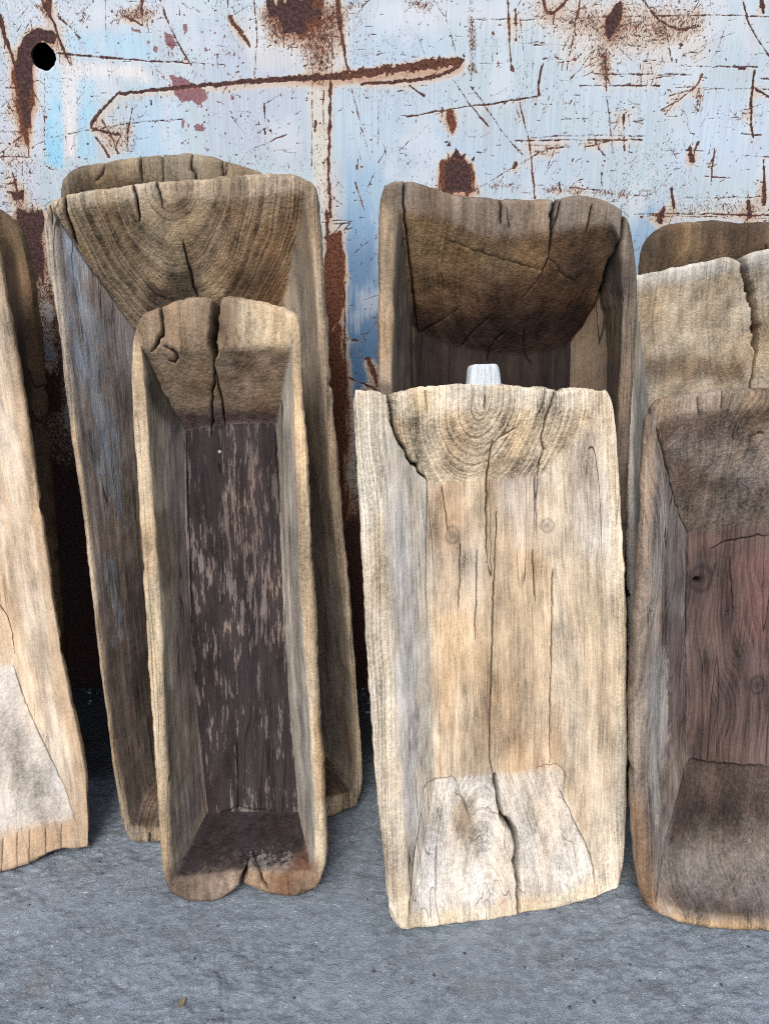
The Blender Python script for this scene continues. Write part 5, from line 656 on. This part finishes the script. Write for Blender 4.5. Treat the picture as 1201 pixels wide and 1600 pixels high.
def build_trough(T):
    mat = material_wood(T)
    m = trough_base(T)
    V, F, reg, vreg, M = m['V'], m['faces'], m['reg'], m['vreg'], m['M']
    n = len(V); seed = T['seed']
    N0 = vert_normals(V, F)
    # uneven, hand-hewn surface
    u, v, z = V[:, 0].copy(), V[:, 1].copy(), V[:, 2].copy()
    dz = 0.007 * (fbm(u * 9, v * 3.5, z * 9, 3, seed) - 0.5) + 0.0030 * (fbm(u * 45, v * 9, z * 45, 3, seed + 5) - 0.5)
    scoop = fbm(u * 30, v * 26, z * 30, 2, seed + 9)
    dz += 0.0018 * (scoop - 0.5) + 0.0012 * (fbm(u * 150, v * 12, z * 150, 2, seed + 2) - 0.5)
    dz += T.get('adze', 0.0022) * (scoops(u, v, z, seed) - 0.35)
    edge = m['edge']
    chip = sstep(0.64, 0.74, 0.55 * fbm(u * 16, v * 11, z * 16, 2, seed + 40) + 0.45 * fbm(u * 60, v * 42, z * 60, 3, seed + 42)) * np.clip(1 - edge / 0.014, 0, 1)
    dz -= 0.008 * chip
    dz -= 0.0012 * sstep(0.50, 0.70, fbm(u * 130, v * 90, z * 130, 2, seed + 44)) * np.clip(1 - edge / 0.007, 0, 1)
    V += N0 * dz[:, None]
    crack = np.zeros(n)
    rng = np.random.RandomState(seed)
    h = T['step']
    for pts, wd, dp in T['cracks']:
        L = plen(pts)
        p = resample(chaikin(pts, 1), max(2, int(L / 0.009)))
        p[1:-1] += rng.randn(len(p) - 2, 2) * (0.00045 + 0.00010 * wd) * np.array([1.0, 2.5])
        half = wd * 0.0005 * (0.45 + 1.0 * rng.rand()) if wd < 2.5 else wd * 0.0005; R = max(4.2 * h, half * 2.5)
        sel = np.where((V[:, 0] > p[:, 0].min() - R) & (V[:, 0] < p[:, 0].max() + R) & (V[:, 1] > p[:, 1].min() - R) & (V[:, 1] < p[:, 1].max() + R))[0]
        if not len(sel):
            continue
        d, t, nx_, ny_ = poly_dist(V[sel, 0], V[sel, 1], p)
        k = d < R; sel, d, t, nx_, ny_ = sel[k], d[k], t[k], nx_[k], ny_[k]
        pull = 1 - (d / R) ** 0.75
        mu = (nx_ - V[sel, 0]) * pull; mv = (ny_ - V[sel, 1]) * pull
        nz = np.maximum(N0[sel, 2], 0.35)
        V[sel, 0] += mu; V[sel, 1] += mv; V[sel, 2] -= (N0[sel, 0] * mu + N0[sel, 1] * mv) / nz
        d2 = d * (1 - pull)
        wv = 0.55 + 0.9 * vnoise(V[sel, 0] * 70, V[sel, 1] * 70, seed=seed)
        taper = wv * np.clip(np.minimum(t / 0.10 + (0.9 if wd > 4 else 0.25), (1 - t) / 0.22 + 0.08), 0, 1)
        prof = np.clip(1.25 * (1 - d2 / (half * taper * 0.9 + 0.0007)), 0, 1)
        V[sel, 2] -= dp * 0.001 * prof * np.clip(taper + 0.2, 0, 1)
        crack[sel] = np.maximum(crack[sel], prof * min(1.0, 0.35 + dp / 14))
    # wood colours: two tones per surface, then outlined stains and a few painted shadows
    tint = np.zeros((n, 3)); endg = np.zeros(n)
    mixn = fbm(u * 32, v * 3.0 + seed, z * 32, 4, seed + 3); mixn2 = fbm(u * 14, v * 9, z * 14, 4, seed + 6)
    kk = sstep(0.30, 0.70, 0.6 * mixn + 0.4 * mixn2)[:, None]
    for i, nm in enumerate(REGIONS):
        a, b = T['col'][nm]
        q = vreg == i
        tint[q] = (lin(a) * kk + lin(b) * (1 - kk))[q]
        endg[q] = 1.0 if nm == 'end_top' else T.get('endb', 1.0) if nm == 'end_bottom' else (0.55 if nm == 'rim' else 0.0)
    wob = fbm(u * 60, v * 16, z * 60, 4, seed + 8) - 0.5
    for r, pts, f, c, s, na in T['stains_and_shade']:
        sd = poly_sd(u, v, pts) + 2.2 * na * wob
        k = s * sstep(-f, f, sd)
        if r:
            k = np.where(vreg == REGIONS.index(r), k, 0)
        tint = tint * (1 - k[:, None]) + lin(c) * k[:, None] * (0.85 + 0.3 * mixn2[:, None])
    layer = np.zeros(n)
    for r, pts, f, na in T['mask']:
        sd = poly_sd(u, v, pts)
        k = np.clip(0.5 + (sd + 1.2 * na * wob * (1.0 if f >= 0 else 1.5)) / (2 * abs(na)) , 0, 1 if f >= 0 else -f)
        if r:
            k = np.where(vreg == REGIONS.index(r), k, 0)
        layer = np.maximum(layer, k)
    grey = tint @ np.array([0.3, 0.55, 0.15])
    e = np.vstack([F[:, [0, 1]], F[:, [1, 2]], F[:, [2, 3]], F[:, [3, 0]]])
    deg = np.bincount(e[:, 0], minlength=n) + np.bincount(e[:, 1], minlength=n)
    for _ in range(7):                  # colours run into each other over a centimetre or so
        for c in range(3):
            sm = np.bincount(e[:, 0], tint[e[:, 1], c], n) + np.bincount(e[:, 1], tint[e[:, 0], c], n)
            tint[:, c] = 0.35 * tint[:, c] + 0.65 * sm / deg
        endg = 0.35 * endg + 0.65 * (np.bincount(e[:, 0], endg[e[:, 1]], n) + np.bincount(e[:, 1], endg[e[:, 0]], n)) / deg
    for (ku, kv), kr in T['knots']:
        d = np.hypot(u - ku, (v - kv) * 0.8) / kr
        tint *= (1 - 0.62 * np.exp(-(d / 0.6) ** 4) - 0.55 * np.exp(-((d - 1.05) / 0.24) ** 2))[:, None]
    ds = T.get('desat', 0.2)
    tint = tint * (1 - ds) + grey[:, None] * ds * np.array([1.03, 0.985, 0.98])
    tint = tint * np.array([1.015, 0.995, 0.985])
    tint = np.clip(tint, 0.004, 0.85) * 0.95
    def fields(u, v, z):
        fa = np.stack([fbm(u * 75, v * 3.0 + seed, z * 75, 3, seed + 20), fbm(u * 32, v * 12, z * 32, 5, seed + 24, 0.62), fbm(u * 18, v * 5, z * 18, 4, seed + 27)], 1)
        gt = sstep(0.42, 0.56, fbm(u * 20, v * 5, z * 20, 3, seed + 30))
        fb = np.stack([fbm(u * 7, v * 3.2, z * 7, 3, seed + 33), fbm(u * 46, v * 1.5, z * 46, 2, seed + 36), gt], 1)
        return fa, fb
    fa, fb = fields(u, v, z)
    N = vert_normals(V, F)
    # frame of the thing: u along its foot, v up its leaning face
    yaw, lean = T['yaw'], math.radians(T['lean'])
    U = Vector((math.cos(yaw), math.sin(yaw), 0)); bk = Vector((-math.sin(yaw), math.cos(yaw), 0))
    Vv = Vector((0, 0, math.cos(lean))) + bk * math.sin(lean)
    Nn = U.cross(Vv)
    mw = Matrix((U, Vv, Nn)).transposed().to_4x4(); mw.translation = Vector(T['loc'])
    root = bpy.data.objects.new('dough_trough', None)
    root.empty_display_size = 0.1
    COL.objects.link(root)
    root.matrix_world = mw
    root['label'] = LABELS[T['key']]; root['category'] = 'trough'; root['group'] = 'wooden troughs leaning against the wall'
    TREE[T['key']] = root
    attrs = dict(tint=tint, crack=crack, layer=layer, endgrain=endg, fielda=fa, fieldb=fb)
    for i, nm in enumerate(REGIONS):
        fi = F[reg == i]
        ids, inv = np.unique(fi, return_inverse=True)
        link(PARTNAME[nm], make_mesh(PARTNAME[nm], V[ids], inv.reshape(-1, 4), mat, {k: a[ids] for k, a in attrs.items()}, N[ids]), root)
    # outside of the trough: tapering back from the rim to a rounded bottom
    tot = T['depth'] + T['back']
    bnd = V[:M]; c = bnd.mean(0)
    rings = [bnd]
    prof = [(0.12, 0.004), (0.35, 0.05), (0.6, 0.13), (0.8, 0.24), (0.93, 0.36), (1.0, 0.52), (1.0, 0.8), (1.0, 0.985)]
    size = bnd.max(0) - bnd.min(0)
    for f, tp in prof:
        r = bnd.copy()
        inset = min(tp, 0.6) * T['depth'] * 1.1 + max(0, tp - 0.5)
        r[:, 0] = c[0] + (bnd[:, 0] - c[0]) * (1 - tp)
        r[:, 1] = c[1] + (bnd[:, 1] - c[1]) * (1 - (tp * 0.55 if tp < 0.5 else tp - 0.22 * (1 - tp) / 0.48))
        r[:, 2] = bnd[:, 2] + (-tot - bnd[:, 2]) * f
        r += 0.004 * (fbm(r[:, 0] * 14, r[:, 1] * 14, r[:, 2] * 14, 3, seed)[:, None] - 0.5)
        # keep it above the ground
        zz = T['loc'][2] + r[:, 1] * Vv.z + r[:, 2] * Nn.z
        r[:, 1] += np.maximum(0, 0.004 - zz) / Vv.z
        rings.append(r)
    k = np.arange(M); k2 = (k + 1) % M
    RV = np.vstack(rings)
    RF = np.vstack([np.stack([j * M + k, j * M + k2, (j + 1) * M + k2, (j + 1) * M + k], 1) for j in range(len(rings) - 1)])
    ca, cb = T['col']['rim']
    kk = fbm(RV[:, 0] * 32, RV[:, 1] * 3, RV[:, 2] * 32, 4, seed)[:, None]
    tt = (lin(ca) * kk + lin(cb) * (1 - kk)) * 0.8
    zero = np.zeros(len(RV))
    cr = zero.copy(); cr[:M] = crack[:M]
    tt[:M] = tint[:M]
    link('shell', make_mesh('shell', RV, RF, mat, dict(tint=tt, crack=cr, layer=zero, endgrain=zero, fielda=fields(*RV.T)[0], fieldb=fields(*RV.T)[1])), root)
    return mat

MATS = {T['key']: build_trough(T) for T in TROUGHS}

# ---------------------------------------------------------------- tab on top of the pale trough
def rounded_block(w0, w1, h, t, seed):
    """block with bevelled, slightly uneven edges: w0 wide below, w1 above, h high, t thick"""
    nx, ny, nz = 14, 10, 8
    pts = {}; V = []; F = []
    def vid(i, j, k):
        if (i, j, k) not in pts:
            a, b, c = 2 * i / nx - 1, 2 * j / ny - 1, 2 * k / nz - 1
            q = np.array([a, b, c])
            pw = 7.0
            nrm = (np.abs(q) ** pw).sum() ** (1 / pw)
            q = q / max(nrm, 1e-6) * np.abs(q).max()
            ww = w0 + (w1 - w0) * (q[1] + 1) / 2
            pts[(i, j, k)] = len(V); V.append((q[0] * ww / 2, (q[1] + 1) / 2 * h, q[2] * t / 2))
        return pts[(i, j, k)]
    for k in (0, nz):
        for i in range(nx):
            for j in range(ny):
                q = [vid(i, j, k), vid(i + 1, j, k), vid(i + 1, j + 1, k), vid(i, j + 1, k)]
                F.append(q if k else q[::-1])
    for i in (0, nx):
        for j in range(ny):
            for k in range(nz):
                q = [vid(i, j, k), vid(i, j, k + 1), vid(i, j + 1, k + 1), vid(i, j + 1, k)]
                F.append(q[::-1] if i else q)
                if i: F[-1] = q[::-1]
    for j in (0, ny):
        for i in range(nx):
            for k in range(nz):
                q = [vid(i, j, k), vid(i + 1, j, k), vid(i + 1, j, k + 1), vid(i, j, k + 1)]
                F.append(q[::-1] if j else q)
    V = np.array(V); F = np.array(F)
    V += 0.0016 * (fbm(V[:, 0] * 90, V[:, 1] * 90, V[:, 2] * 90, 3, seed)[:, None] - 0.5)
    return V, F

TB = [t for t in TROUGHS if t['key'] == 'G'][0]['tab']
tv, tf = rounded_block(TB[2], TB[2] * 0.80, TB[3], 0.030, 5)
tv += np.array([TB[0], TB[1], -0.020])
tn = len(tv)
link('handle', make_mesh('handle', tv, tf, MATS['G'], dict(tint=np.tile(lin((214, 220, 222)), (tn, 1)) * 0.9, crack=np.zeros(tn), layer=np.zeros(tn), endgrain=np.zeros(tn), fielda=np.full((tn, 3), 0.5), fieldb=np.full((tn, 3), 0.3))), TREE['G'],
     label='small whitish tab standing up from the top end')

# ---------------------------------------------------------------- nail head in the narrow trough
def disc(r, hgt, seed):
    V = [(0, 0, hgt)]; F = []
    k = 12
    for j, (rr, z) in enumerate(((0.55, 0.92), (0.9, 0.55), (1.0, 0.0))):
        for i in range(k):
            a = 2 * math.pi * i / k
            q = 1 + 0.12 * math.sin(3 * a + seed)
            V.append((rr * r * q * math.cos(a), rr * r * q * math.sin(a), hgt * z))
    for i in range(k):
        F.append((0, 1 + i, 1 + (i + 1) % k, 1 + (i + 1) % k))
    me = bpy.data.meshes.new('nail_head')
    faces = [(0, 1 + i, 1 + (i + 1) % k) for i in range(k)]
    for j in range(2):
        for i in range(k):
            a, b = 1 + j * k + i, 1 + j * k + (i + 1) % k
            faces.append((a, a + k, b + k, b))
    me.from_pydata(V, [], faces)
    me.polygons.foreach_set('use_smooth', [True] * len(me.polygons))
    return me
s = NT('dull_zinc')
nail_mat = s.finish(s.mix(s.noise(s.obj, 300.0, 3.0), (0.22, 0.22, 0.21), (0.48, 0.47, 0.45)), 0.5, spec=0.5)
TE = [t for t in TROUGHS if t['key'] == 'E'][0]
nm_ = disc(0.0034, 0.0016, 1.0); nm_.materials.append(nail_mat)
nail = link('nail_head', nm_, TREE['E']); nail.location = (TE['nail'][0], TE['nail'][1], -TE['depth'] + 0.0005)

# ---------------------------------------------------------------- crumbs of stone and a dry leaf on the ground
def crumbs():
    rng = np.random.RandomState(3)
    ico = np.array([(0, 0, 1), (.894, 0, .447), (.276, .851, .447), (-.724, .526, .447), (-.724, -.526, .447), (.276, -.851, .447), (.724, .526, -.447), (-.276, .851, -.447), (-.894, 0, -.447), (-.276, -.851, -.447), (.724, -.526, -.447), (0, 0, -1)])
    fi = np.array([(0,1,2),(0,2,3),(0,3,4),(0,4,5),(0,5,1),(1,6,2),(2,7,3),(3,8,4),(4,9,5),(5,10,1),(6,7,2),(7,8,3),(8,9,4),(9,10,5),(10,6,1),(11,7,6),(11,8,7),(11,9,8),(11,10,9),(11,6,10)])
    VV = []; FF = []; n = 0
    spots = []
    for k in range(420):
        spots.append((rng.uniform(-0.8, 0.75), -abs(rng.randn()) * 0.05 - 0.008, 0.002 + 0.006 * rng.rand() ** 2))
    for k in range(600):
        spots.append((rng.uniform(-0.65, 0.65), rng.uniform(-0.98, -0.45), 0.0007 + 0.0026 * rng.rand() ** 4))
    for k in range(25):
        spots.append((0.30 + rng.randn() * 0.03, -0.83 + rng.randn() * 0.008, 0.0008 + 0.002 * rng.rand() ** 2))
    for x, y, r in spots:
        q = ico * (0.65 + 0.7 * rng.rand(12, 1)) * r * np.array([1, 1, 0.6])
        a = rng.rand() * 6.28
        q = np.column_stack([q[:, 0] * math.cos(a) - q[:, 1] * math.sin(a), q[:, 0] * math.sin(a) + q[:, 1] * math.cos(a), q[:, 2]])
        zz = float(ground_height(np.array([x]), np.array([y]))[0])
        VV.append(q + np.array([x, y, zz + r * 0.25])); FF.append(fi + n); n += 12
    s = NT('stone_crumbs')
    m = s.finish(s.mix(s.ramp(s.noise(s.obj, 60.0, 2.0), 0.42, 0.6), (0.06, 0.062, 0.066), (0.36, 0.36, 0.35)), 0.8)
    link('gravel', make_mesh('gravel', np.vstack(VV), np.vstack(FF), m, smooth=False), None, kind='stuff',
         label='loose crumbs of grit lying on the ground and along the wall foot', category='gravel')
crumbs()

def leaf():
    V = []; F = []
    nl, nw = 14, 6
    for i in range(nl + 1):
        t = i / nl
        wd = 0.0062 * math.sin(math.pi * t ** 0.8) ** 0.8 * (1 - 0.25 * t)
        for j in range(nw + 1):
            b = 2 * j / nw - 1
            V.append((b * wd, (t - 0.5) * 0.026, 0.003 + 0.0035 * abs(b) ** 1.5 * math.sin(math.pi * t) + 0.003 * (t - 0.5) ** 2 * 4))
    for i in range(nl):
        for j in range(nw):
            a = i * (nw + 1) + j
            F.append((a, a + 1, a + nw + 2, a + nw + 1))
    s = NT('dry_leaf')
    m = s.finish(s.mix(s.noise(s.obj, 200.0, 3.0), (0.16, 0.13, 0.07), (0.30, 0.26, 0.16)), 0.7)
    o = link('dry_leaf', make_mesh('dry_leaf', np.array(V), np.array(F), m), None, label='small dry tan leaf lying on the grey ground', category='leaf')
    md = o.modifiers.new('thickness', 'SOLIDIFY'); md.thickness = 0.0005
    x, y = -0.320, -0.903
    o.location = (x, y, float(ground_height(np.array([x]), np.array([y]))[0]) + 0.001)
    o.scale = (0.75, 0.75, 0.75)
    o.rotation_euler = (0.0, 0.1, math.radians(-18))
leaf()
